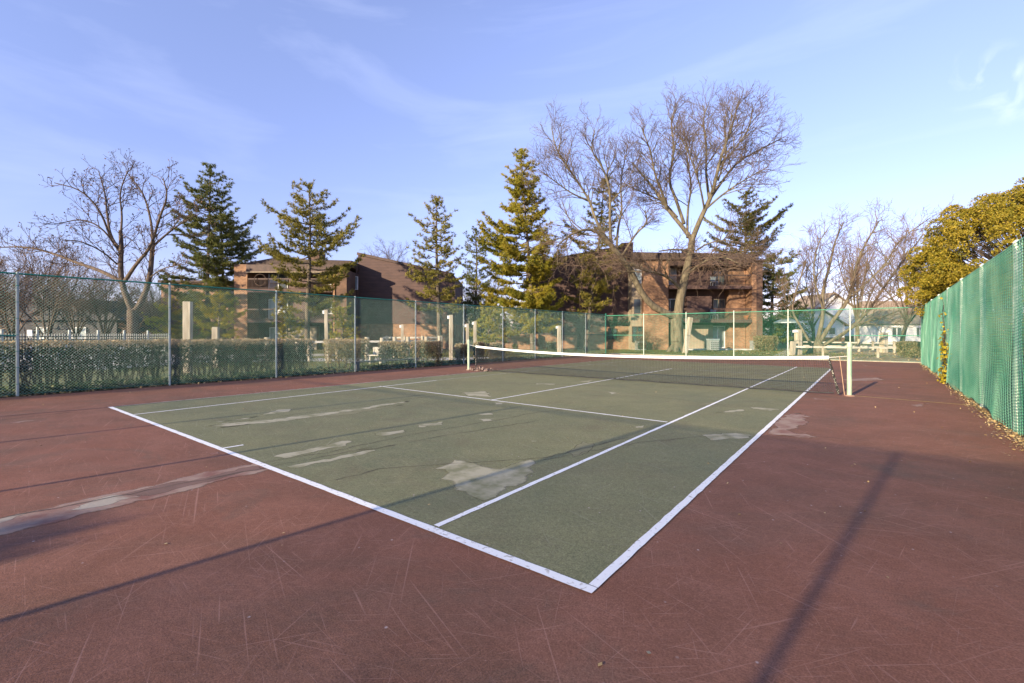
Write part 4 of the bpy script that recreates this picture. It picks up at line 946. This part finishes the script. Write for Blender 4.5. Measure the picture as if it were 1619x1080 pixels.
# pool railing
y0r = pp(-60, 17.5); y1r = pp(268, 25); Lr = np.linalg.norm((y1r-y0r)[:2]); tdir = (y1r-y0r)/Lr
pr_ = empty('picket_railing', y0r, math.atan2(tdir[1], tdir[0]), 'dark iron picket railing with pale pickets behind the left hedge', 'railing')
b = MB(); b.box(0, Lr, -.02, .02, 1.40, 1.44); b.box(0, Lr, -.02, .02, .15, .19); b.box(0, Lr, -.02, .02, 1.27, 1.31)
b.build('rail', M_iron, pr_)
b = MB(); b.bar((0, 0, .05), (0, 0, 1.56), .022); o = mk('picket', np.array(b.V), b.F, M_ironw); pk = o.data; bpy.data.objects.remove(o)
n = 84
for k in range(n): share('picket', pk, pr_, (Lr*(k+.5)/n, 0.03, 0), (0, 0, 0), (1, 1, rng.uniform(.985, 1.0)))
b = MB(); b.bar((0, 0, 0), (0, 0, 1.72), .07); o = mk('railing_post', np.array(b.V), b.F, M_ironw); pk2 = o.data; bpy.data.objects.remove(o)
for k in range(0, 8): share('railing_post', pk2, pr_, (Lr*k/7, 0, 0))
def lounge(u, d, lab):
    r_ = empty('pool_lounger', pp(u, d), SITE_ROT+.4, lab, 'lounger', 'loungers on the pool terrace')
    b = MB(); b.box(-1, .4, -.32, .32, .30, .37); b.build('seat', M_blue, r_, bevel=.02); b = MB(); b.bar((.4, 0, .35), (.95, 0, .95), .64, .06); b.build('backrest', M_blue, r_, bevel=.02)
    for x in (-.9, .3):
        for y in (-.28, .28): m_ = MB(); m_.bar((x, y, 0), (x, y, .30), .04); m_.build('leg', M_wframe, r_)
for u, d, l_ in ((20, 23.5, 'blue lounger nearest the left border, glimpsed under the hedge'), (75, 24.5, 'blue lounger right of the first fence post, glimpsed through the hedge'), (165, 25.5, 'blue lounger glimpsed through the hedge in front of the forked tree')): lounge(u, d, l_)
# bench
bp0 = np.array([flx(8.2)-.24, 8.2]); bp1 = np.array([flx(11.6)-.24, 11.6]); bc = (bp0+bp1)/2
# keep the ground cover clear of the bench
be = empty('plank_bench', (*bc, 0), math.atan2(*(bp1-bp0)[::-1]), 'long low dark plank bench just outside the left fence', 'bench')
for k in (-1, 0, 1): b = MB(); b.box(-1.75, 1.75, k*.115-.052, k*.115+.052, .36, .41); b.build('plank', M_benchw, be, bevel=.006)
for x in (-1.4, 1.4):
    b = MB(); b.box(x-.07, x+.07, -.15, .15, 0, .36); b.build('leg', M_benchw, be)
ch = empty('wooden_seat', pp(596, 24), SITE_ROT-.3, 'small pale timber seat end in the gap between clipped bushes', 'bench')
b = MB(); b.box(-.38, .38, -.25, .25, .40, .46); b.build('seat', M_woodr, ch, bevel=.01)
for x in (-.33, .33):
    b = MB(); b.box(x-.06, x+.06, -.2, .2, 0, .40); b.build('leg', M_woodr, ch)
b = MB(); b.box(-.38, .38, .2, .25, .46, .85); b.build('backrest', M_woodr, ch, bevel=.01)

# ------------------------------------------------------------------ buildings (site frame: x right, y away, z up)
def bldg(name, lab, r0, d0, cat='building'): return empty(name, W(r0, d0), SITE_ROT, lab, cat)
def bx(name, m, par, *a, bevel=0): b = MB(); b.box(*a); return b.build(name, m, par, bevel=bevel)
def window(par, x0, x1, y, z0, z1, frame=None, pane=None, nx=2, nz=1, name='window', t=.07):
    frame = frame or M_wframe
    b = MB(); b.box(x0, x0+t, y-.06, y+.04, z0, z1); b.box(x1-t, x1, y-.06, y+.04, z0, z1); b.box(x0+t, x1-t, y-.06, y+.04, z0, z0+t); b.box(x0+t, x1-t, y-.06, y+.04, z1-t, z1)
    for i in range(1, nx): xx = x0+(x1-x0)*i/nx; b.box(xx-t/2, xx+t/2, y-.05, y+.03, z0+t, z1-t)
    o = b.build(name, frame, par)
    for i in range(nx):
        xa = x0+(x1-x0)*i/nx+t*.7; xb = x0+(x1-x0)*(i+1)/nx-t*.7; bx('pane', pane or M_glass, o, xa, xb, y-.01, y+.01, z0+t*.8, z1-t*.8)
    return o
def railing(par, x0, x1, y, z, h=1.0, solid=()):
    b = MB(); b.box(x0, x1, y-.03, y+.05, z+h-.12, z+h)
    b.box(x0, x1, y-.02, y+.02, z+.06, z+.10)
    o = b.build('railing', M_trim, par)
    b = MB(); x = x0+.05
    while x < x1: b.box(x-.013, x+.013, y-.012, y+.012, z+.1, z+h-.12); x += .125
    o2 = b.build('balusters', M_trim, par); o2['kind'] = 'stuff'
    for (a, c, m) in solid: bx('railing_panel', m, par, a, c, y-.05, y-.025, z+.05, z+h-.1)
def pxr(u, d): return (u-809.5)/FPX*d
def pxz(v, d): return CH-(v-PY)/FPX*d
# left building
D1 = 44.
LB = bldg('apartment_building', 'brick apartment block with balconies and a tall blank sloping wall, left of centre', 0, 0)
LB.location = W(pxr(460, D1), D1); r0 = pxr(460, D1)
def lx(u, d=D1): return pxr(u, d)-r0
z3 = pxz(418, D1)
bx('brick_pier', M_brickO, LB, lx(370), lx(391), 0, 8, 0, z3)
bx('brick_pier', M_brickD, LB, lx(530), lx(548), 0, 4, 0, pxz(428, D1)+.1)
bx('brick_pier_face', M_brickO, LB, lx(527), lx(530)-.0, -.1, .4, 0, pxz(428, D1))
bx('back_wall', M_sidev, LB, lx(391), lx(530), 2.0, 2.3, 0, z3-.3)
# floors and balconies
for k, (zt_, thk) in enumerate(((pxz(457, D1), .32), (pxz(505, D1), .32))):
    bx('balcony_slab', M_side, LB, lx(391)+.02, lx(527)-.02, -.15, 2.0, zt_-thk, zt_)
    railing(LB, lx(393), lx(527), -.06, zt_, 1.02, solid=((lx(458), lx(488), M_sidev),) if k == 0 else ((lx(436), lx(444), M_wframe),))
    window(LB, lx(408), lx(440), 1.95, zt_+.1, zt_+2.1, M_wframe, M_glassb if k else M_glass, 2)
    window(LB, lx(500), lx(522), 1.95, zt_+.6, zt_+2.1, M_wframe, M_glass, 2)
    bx('divider_panel', M_sidev, LB, lx(462), lx(486), .6, 1.9, zt_, zt_+2.35)
window(LB, lx(410), lx(431), 1.9, .1, 2.2, M_wframe, M_glassb, 2, name='patio_door')
bx('lower_wall_panel', M_beige, LB, lx(440), lx(492), 1.2, 1.9, 0, 2.3)
# roof: low pitched, fascia
b = MB(); b.prism([(lx(369)-.1, z3+.02), (lx(391), z3+.12), (lx(549), z3-.02), (lx(549), z3+.55), (lx(440), z3+.75), (lx(420), z3+.80), (lx(369)-.1, z3+.22)], 1.2, 9); b.build('roof', M_roof, LB)
b = MB(); b.prism([(lx(391), z3-.75), (lx(530), z3-.75), (lx(530), z3-.05), (lx(391), z3-.05)], -.2, 1.15); b.build('fascia', M_trim, LB)
b = MB(); b.prism([(lx(391), z3-.82), (lx(528), z3-.82), (lx(528), z3-.74), (lx(391), z3-.74)], -.3, -.2); b.build('gutter', M_beige, LB)
b = MB(); b.prism([(lx(526), z3-.62), (lx(549), z3-.08), (lx(549), z3+.10), (lx(526), z3-.45)], -.25, 4); b.build('roof_edge', M_trim, LB)
bx('chimney', M_brickD, LB, lx(468), lx(484), 3, 4.6, z3, z3+1.75)
b = MB(); b.cyl((lx(472), 3.8, z3+1.75), (lx(472), 3.8, z3+2.2), .16, 10); b.cyl((lx(480), 3.8, z3+1.75), (lx(480), 3.8, z3+2.1), .14, 10); b.build('chimney_pot', M_trim, LB)
bx('recess_wall', M_side, LB, lx(548), lx(566, 47), 2.6, 2.9, 0, pxz(420, 46.6))
window(LB, lx(548, 46.5)+.25, lx(566, 46.5), 2.5, pxz(458, 46.5), pxz(437, 46.5), M_wframe, M_glassb, 2)
D2 = 47.5; e2 = D2-D1
b = MB(); b.prism([(lx(566, D2), 2.6), (lx(717, D2), 2.6), (lx(717, D2), pxz(435, D2)), (lx(640, D2), pxz(418, D2)), (lx(566, D2), pxz(402, D2))], e2, e2+9); b.build('sloping_wall', M_side, LB)
bx('brick_base', M_brickO, LB, lx(566, D2)+.02, lx(717, D2)-.02, e2+.05, e2+8.9, 0, 2.597)
b = MB(); b.bar((lx(565, D2), e2-.06, pxz(401, D2)), (lx(718, D2), e2-.06, pxz(434.5, D2)), .14, .26); b.build('roof_trim', M_trim, LB)
b = MB(); b.box(lx(718, D2)-.02, lx(718, D2)+.12, e2-.1, e2+.1, 0, pxz(437, D2)); b.build('downpipe', M_trim, LB)
# porch chair and wreath on the top balcony
tag(mk('round_wreath', *(lambda T_: T_.arrays())((lambda T_: (T_.add([W(pxr(413, 43.95)+.55*math.cos(a), 43.75, pxz(443, 44)+.55*math.sin(a)) for a in np.linspace(0, 2*math.pi, 22)], [.03]*22, 5), T_)[1])(Tubes())), M_twigd), 'thin round hoop hanging on the top left balcony railing', 'decoration')

# right building
RB = bldg('apartment_building', 'brick apartment block with stacked balconies behind the huge bare tree', 0, 0)
D3 = 44.; r3 = pxr(1100, D3); RB.location = W(r3, D3)
def rx(u, d=D3): return pxr(u, d)-r3
ztop = pxz(411, D3)
bx('brick_wall', M_brickO, RB, rx(1018), rx(1057), 0, 8, 0, ztop)
bx('window_bay_wall', M_beige, RB, rx(1001), rx(1018)-.002, .5, 7.8, 0, ztop)
window(RB, rx(1003), rx(1016), .42, pxz(448, 44.4), pxz(426, 44.4), M_wframe, M_glassb, 1)
window(RB, rx(1003), rx(1016), .42, pxz(497, 44.4), pxz(472, 44.4), M_beige, M_glass, 1)
window(RB, rx(1001), rx(1018), .40, pxz(541, 44.4), pxz(516, 44.4), M_trim, M_glass, 2)
bx('patio_step', M_path, RB, rx(1057), rx(1186), -.6, 2.0, 0, .12)
bx('back_wall', M_sidev, RB, rx(1057)+.01, rx(1160), 1.9, 2.2, .12, ztop-.2)
b = MB(); b.prism([(rx(1160), .12), (rx(1186), .12), (rx(1186), ztop-.5), (rx(1160), ztop-.5)], .9, 2.1); b.build('inner_brick_wall', M_brickO, RB)
bx('corner_pier', M_brickO, RB, rx(1187), rx(1194), -.25, 7, 0, ztop+.02)
bx('side_wall', M_brickD, RB, rx(1194)+.002, rx(1204), -.2, 8, 0, ztop-.05)
bx('roof_fascia', M_roof, RB, rx(1001)-.1, rx(1192), -.35, 1.0, ztop+.0, ztop+.42)
b = MB(); b.prism([(rx(1001)-.1, ztop+.42), (rx(1200), ztop+.42), (rx(1200), ztop+.55), (rx(1001)-.1, ztop+.72)], -.2, 8); b.build('roof', M_roof, RB)
b = MB(); b.prism([(rx(1160), ztop-.35), (rx(1206), ztop-.15), (rx(1206), ztop+.0), (rx(1160), ztop-.15)], -.5, 6); b.build('roof_edge', M_trim, RB)
bx('balcony_header', M_trim, RB, rx(1057), rx(1186), -.1, 1.8, ztop-.55, ztop-.01)
for k, zt_ in enumerate((pxz(452, D3), pxz(505, D3))):
    bx('balcony_slab', M_side, RB, rx(1057)+.01, rx(1186), -.3, 1.88, zt_-.32, zt_)
    railing(RB, rx(1058), rx(1186), -.2, zt_, 1.05, solid=())
    window(RB, rx(1060), rx(1080), 1.86, zt_+.3, zt_+2.1, M_wframe, M_glassb if k == 0 else M_glass, 2)
    window(RB, rx(1140), rx(1160), 1.86, zt_+.1, zt_+2.1, M_beige, M_glass, 2, name='balcony_door')
    bx('divider_panel', M_side, RB, rx(1092), rx(1132), .9, 1.85, zt_, zt_+2.3)
bx('patio_wall_panel', M_beige, RB, rx(1085), rx(1136), 1.2, 1.85, .12, 2.45)
window(RB, rx(1136), rx(1160), 1.84, .14, 2.35, M_wframe, M_glassb, 2, name='patio_door')
bx('vent_stack', M_brickD, RB, rx(1098), rx(1110), 2, 3.4, ztop+.5, ztop+1.5)
D4 = 46.; e4 = D4-D3
b = MB(); b.prism([(rx(836, D4), 0), (rx(1001, D4)-.0, 0), (rx(1001, D4), pxz(383, D4)), (rx(983, D4), pxz(384, D4)), (rx(983, D4), pxz(391, D4)), (rx(836, D4), pxz(418, D4))], e4, e4+9); b.build('sloping_wall', M_side, RB)
b = MB(); b.bar((rx(835, D4), e4-.06, pxz(417.5, D4)), (rx(983, D4), e4-.06, pxz(390.5, D4)), .14, .26); b.build('roof_trim', M_trim, RB)
bx('brick_base', M_brickO, RB, rx(790, D4), rx(912, D4), e4-.25, e4-.02, 0, pxz(530, D4))
bx('brick_base', M_brickO, RB, rx(925, D4), rx(1000, D4), e4-.25, e4-.02, 0, pxz(516, D4))
bx('low_brick_wing', M_brickO, RB, rx(785, D4), rx(850, D4), e4-1, e4-.27, 0, pxz(528, D4))
window(RB, rx(960, D4), rx(974, D4), e4-.30, 1.0, 2.1, M_trim, M_glass, 2)
# items at the right building
def item(name, lab, cat, u, d, fn, rot=SITE_ROT):
    r_ = empty(name, pp(u, d), rot, lab, cat); fn(r_); return r_
def grill(r_):
    bx('body', M_ironf, r_, -.42, .42, -.4, .4, .05, .95, bevel=.03); bx('top_rim', M_glassb, r_, -.46, .46, -.44, .44, .95, 1.10, bevel=.02)
    for i in range(4):
        for j in range(4): b = MB(); b.cyl((-.28+.19*i, -.41, .2+.18*j), (-.28+.19*i, -.43, .2+.18*j), .055, 8); b.build('round_vent', M_iron, r_)
item('utility_box', 'grey patterned box standing on the ground floor patio of the right building', 'box', 1127, 42.6, grill)
def chair(r_):
    bx('seat', M_wframe, r_, -.28, .28, -.25, .25, .42, .47)
    bx('backrest', M_glassb, r_, -.28, .28, .22, .26, .55, .98)
    for x in (-.26, .26):
        for y in (-.23, .23): bx('leg', M_wframe, r_, x-.02, x+.02, y-.02, y+.02, 0, .42)
for (u, zz, l_) in ((1127, pxz(452, D3), 'white framed chair on the top balcony of the right building'), (1127, pxz(505, D3), 'white framed chair on the middle balcony of the right building')):
    r_ = empty('balcony_chair', (*W(pxr(u, 44.9), 44.6)[:2], zz+.3), SITE_ROT, l_, 'chair'); chair(r_)
    for c_ in list(r_.children): pass
    r_.location.z = zz
def pot(r_):
    b = MB(); b.cyl((0, 0, 0), (0, 0, .32), .16, 12, .24); b.build('pot_body', M_orange, r_); b = MB(); b.cyl((0, 0, .32), (0, 0, .37), .26, 12); b.build('rim', M_orange, r_)
r_ = empty('flower_pot', (*W(pxr(1180, 44.3), 44.3)[:2], pxz(505, D3)), 0, 'orange clay pot at the right end of the middle balcony', 'pot'); pot(r_)
def acunit(r_):
    bx('housing', M_ironf, r_, -.45, .45, -.4, .4, 0, .85, bevel=.03); bx('grille', M_iron, r_, -.38, .38, -.42, -.401, .12, .72); bx('lid', M_glassb, r_, -.47, .47, -.42, .42, .85, .90, bevel=.01)
item('air_conditioner', 'grey air conditioner unit beside the right corner of the right building', 'air conditioner', 1196, 43.4, acunit)
item('air_conditioner', 'air conditioner unit below the window left of the tall orange brick wall', 'air conditioner', 1013, 43.6, acunit)
def figure(r_):
    b = MB(); b.cyl((0, 0, 0), (0, 0, .12), .22, 12); b.cyl((0, 0, .12), (0, 0, .75), .07, 10, .05); b.cyl((0, 0, .75), (0, 0, .8), .2, 12, .24); b.cyl((0, 0, .8), (0, 0, .98), .09, 10, .03); b.build('stone', M_wood, r_)
item('garden_ornament', 'small pale stone garden ornament on the lawn before the right building', 'ornament', 842, 41, figure)
def parasol(r_):
    b = MB(); b.cyl((0, 0, 0), (0, 0, 3.1), .025, 8); b.build('pole', M_wframe, r_); V_ = [(0, 0, 3.2)]; k = 10
    for i in range(k):
        a = 6.283*i/k; V_.append((1.35*math.cos(a), 1.35*math.sin(a), 2.72))
    for i in range(k):
        a = 6.283*i/k; V_.append((1.35*math.cos(a), 1.35*math.sin(a), 2.62))
    Fp = [(0, 1+i, 1+(i+1) % k) for i in range(k)]+[(1+i, 1+k+i, 1+k+(i+1) % k, 1+(i+1) % k) for i in range(k)]
    mk('canopy', np.array(V_), Fp, M_glassb, r_)
item('garden_parasol', 'pale open parasol in the shade between the right building and the houses', 'parasol', 1245, 46, parasol)

# far houses
def house(lab, u0, u1, d, eave, ridge, gable=True, depth=8, roofm=None, wallm=None, wins=(), base=None):
    uc = (u0+u1)/2; r_ = empty('house', pp(uc, d), SITE_ROT, lab, 'house', 'houses beyond the right rail fence'); w = (u1-u0)/FPX*d/2; roofm = roofm or M_tanroof; wallm = wallm or M_house
    if gable:
        b = MB(); b.prism([(-w, 0), (w, 0), (w, eave), (0, ridge), (-w, eave)], 0, depth); b.build('wall', wallm, r_)
        for s_ in (-1, 1):
            b = MB(); b.prism([(0, ridge+.02), (s_*(w+.4), eave-.25), (s_*(w+.4), eave-.07), (0, ridge+.22)], -.5, depth+.3); b.build('roof', roofm, r_)
    else:
        bx('wall', wallm, r_, -w, w, 0, depth, 0, eave)
        b = MB(); V_ = [(-w-.5, -.5, eave), (w+.5, -.5, eave), (w+.5, depth+.5, eave), (-w-.5, depth+.5, eave), (-w*.55, depth/2, ridge), (w*.55, depth/2, ridge)]
        mk('roof', np.array(V_), [(0, 1, 5, 4), (1, 2, 5), (2, 3, 4, 5), (3, 0, 4), (3, 2, 1, 0)], roofm, r_)
    for (x0, x1, z0, z1) in wins: window(r_, x0, x1, -.06, z0, z1, M_wframe, M_glass, 2, t=.12)
    if base: bx('brick_base', M_brickO, r_, -w-.04, w+.04, -.05, depth, 0, base)
    return r_
house('tall white gabled house half hidden by the low branched bare tree', 1262, 1372, 80, 4.4, 8.6, wins=((-1.2, 1.2, 3.2, 4.6), (-4.4, -2.8, 3., 4.4)), base=1.2)
house('nearer white gabled house with tan roof left of the tall one', 1250, 1335, 72, 3.0, 5.6, wins=((.6, 2.8, 1.4, 2.6),), base=1.0)
house('long white house with broad tan roof behind the fence corner', 1362, 1500, 88, 4.6, 8.2, False, 9, wins=((-5.5, -3.8, 1.6, 3.4), (-1, .6, 4, 4.5)), base=1.4)
house('low white house with small hipped tan roof at far right', 1398, 1475, 68, 3.0, 5.2, False, 6, wins=((-2.6, -1.0, 1., 2.6), (1.0, 2.2, 1., 2.6)))
hl = empty('house', pp(45, 52), SITE_ROT, 'long dark house behind the bare trees at far left', 'house')
bx('wall', M_shop, hl, -18, 10, 0, 8, 0, 3.2); b = MB(); b.prism([(-19, 3.1), (11, 3.1), (8, 5.4), (-16, 5.4)], -.6, 8.4); b.build('roof', M_shop, hl)
for x in (-12, -6, 1, 5): window(hl, x, x+1.6, -.06, 1., 2.3, M_wframe, M_glassb, 2)
h2 = empty('small_brick_building', pp(285, 62), SITE_ROT, 'orange brick building corner showing between the left pines', 'building')
bx('wall', M_brickO, h2, -2.6, 6.5, 0, 6, 0, pxz(447, 62)); bx('roof', M_roof, h2, -2.8, 6.7, -.3, 6.2, pxz(447, 62), pxz(447, 62)+.3); window(h2, .8, 2.4, -.06, 6.2, 7.3, M_trim, M_glass, 2)
sg = empty('notice_board', pp(47, 24.3), SITE_ROT, 'small white notice board on the pool railing near the left edge', 'sign')
bx('board', M_wframe, sg, -.13, .13, -.02, .02, 1.35, 1.75, bevel=.005)
bx('pole', M_ironf, sg, -.025, .025, .021, .06, 0, 1.7)

# shrubs beyond the back fence, behind the camera, whose shade reaches the near corner of the court
for (x, y, h, w_, lab) in ((-5.3, -14.6, 3.7, 1.1, 'tall shrub beyond the back fence, left of the windscreen'), (-2.2, -17.5, 4.6, .8, 'tall shrub beyond the back fence, behind the windscreen')):
    r_ = empty('tall_shrub', (x, y, 0), 0, lab, 'shrub', 'shrubs behind the near baseline')
    q = rng.normal(size=(1500, 3)); q /= np.linalg.norm(q, axis=1, keepdims=True); q *= rng.uniform(.3, 1, (1500, 1))**.5
    cards(np.array([x, y, h*.55])+q*np.array([w_, w_, h*.45]), .11, M_bush, 'foliage', r_, (x, y, 0))
    T = Tubes(); T.add([(x, y, -.05), (x+.05, y, h*.4), (x, y+.05, h*.9)], [.06, .04, .01], 6); T.build('trunk', M_barkd, r_, (x, y, 0))
# distant tree line all round behind
def treeline(n, u0, u1, d0, d1, h, m, name, sz=.35):
    P = []
    for k in range(n):
        u = rng.uniform(u0, u1); d = rng.uniform(d0, d1); c = W(pxr(u, d), d); hh = h*rng.uniform(.6, 1.); m_ = 170
        q = rng.normal(size=(m_, 3)); q /= np.linalg.norm(q, axis=1, keepdims=True); q *= rng.uniform(.4, 1, (m_, 1))**.5
        P.append(c+np.array([0, 0, hh*.52])+q*np.array([hh*.42, hh*.42, hh*.5]))
    P = np.concatenate(P); P = P[P[:, 2] > 0]
    o = cards(P, sz, m, name, aspect=.12); o['kind'] = 'stuff'
treeline(150, -300, 1900, 92, 130, 8.5, M_budleaf, 'distant_trees', .8)
treeline(70, -200, 380, 48, 85, 7.0, M_budleaf, 'distant_thicket', .55)
treeline(34, 700, 860, 60, 85, 8.5, M_needleg, 'distant_evergreens', .45)
treeline(14, 1200, 1262, 54, 70, 6.5, M_needleg, 'distant_evergreens', .4)
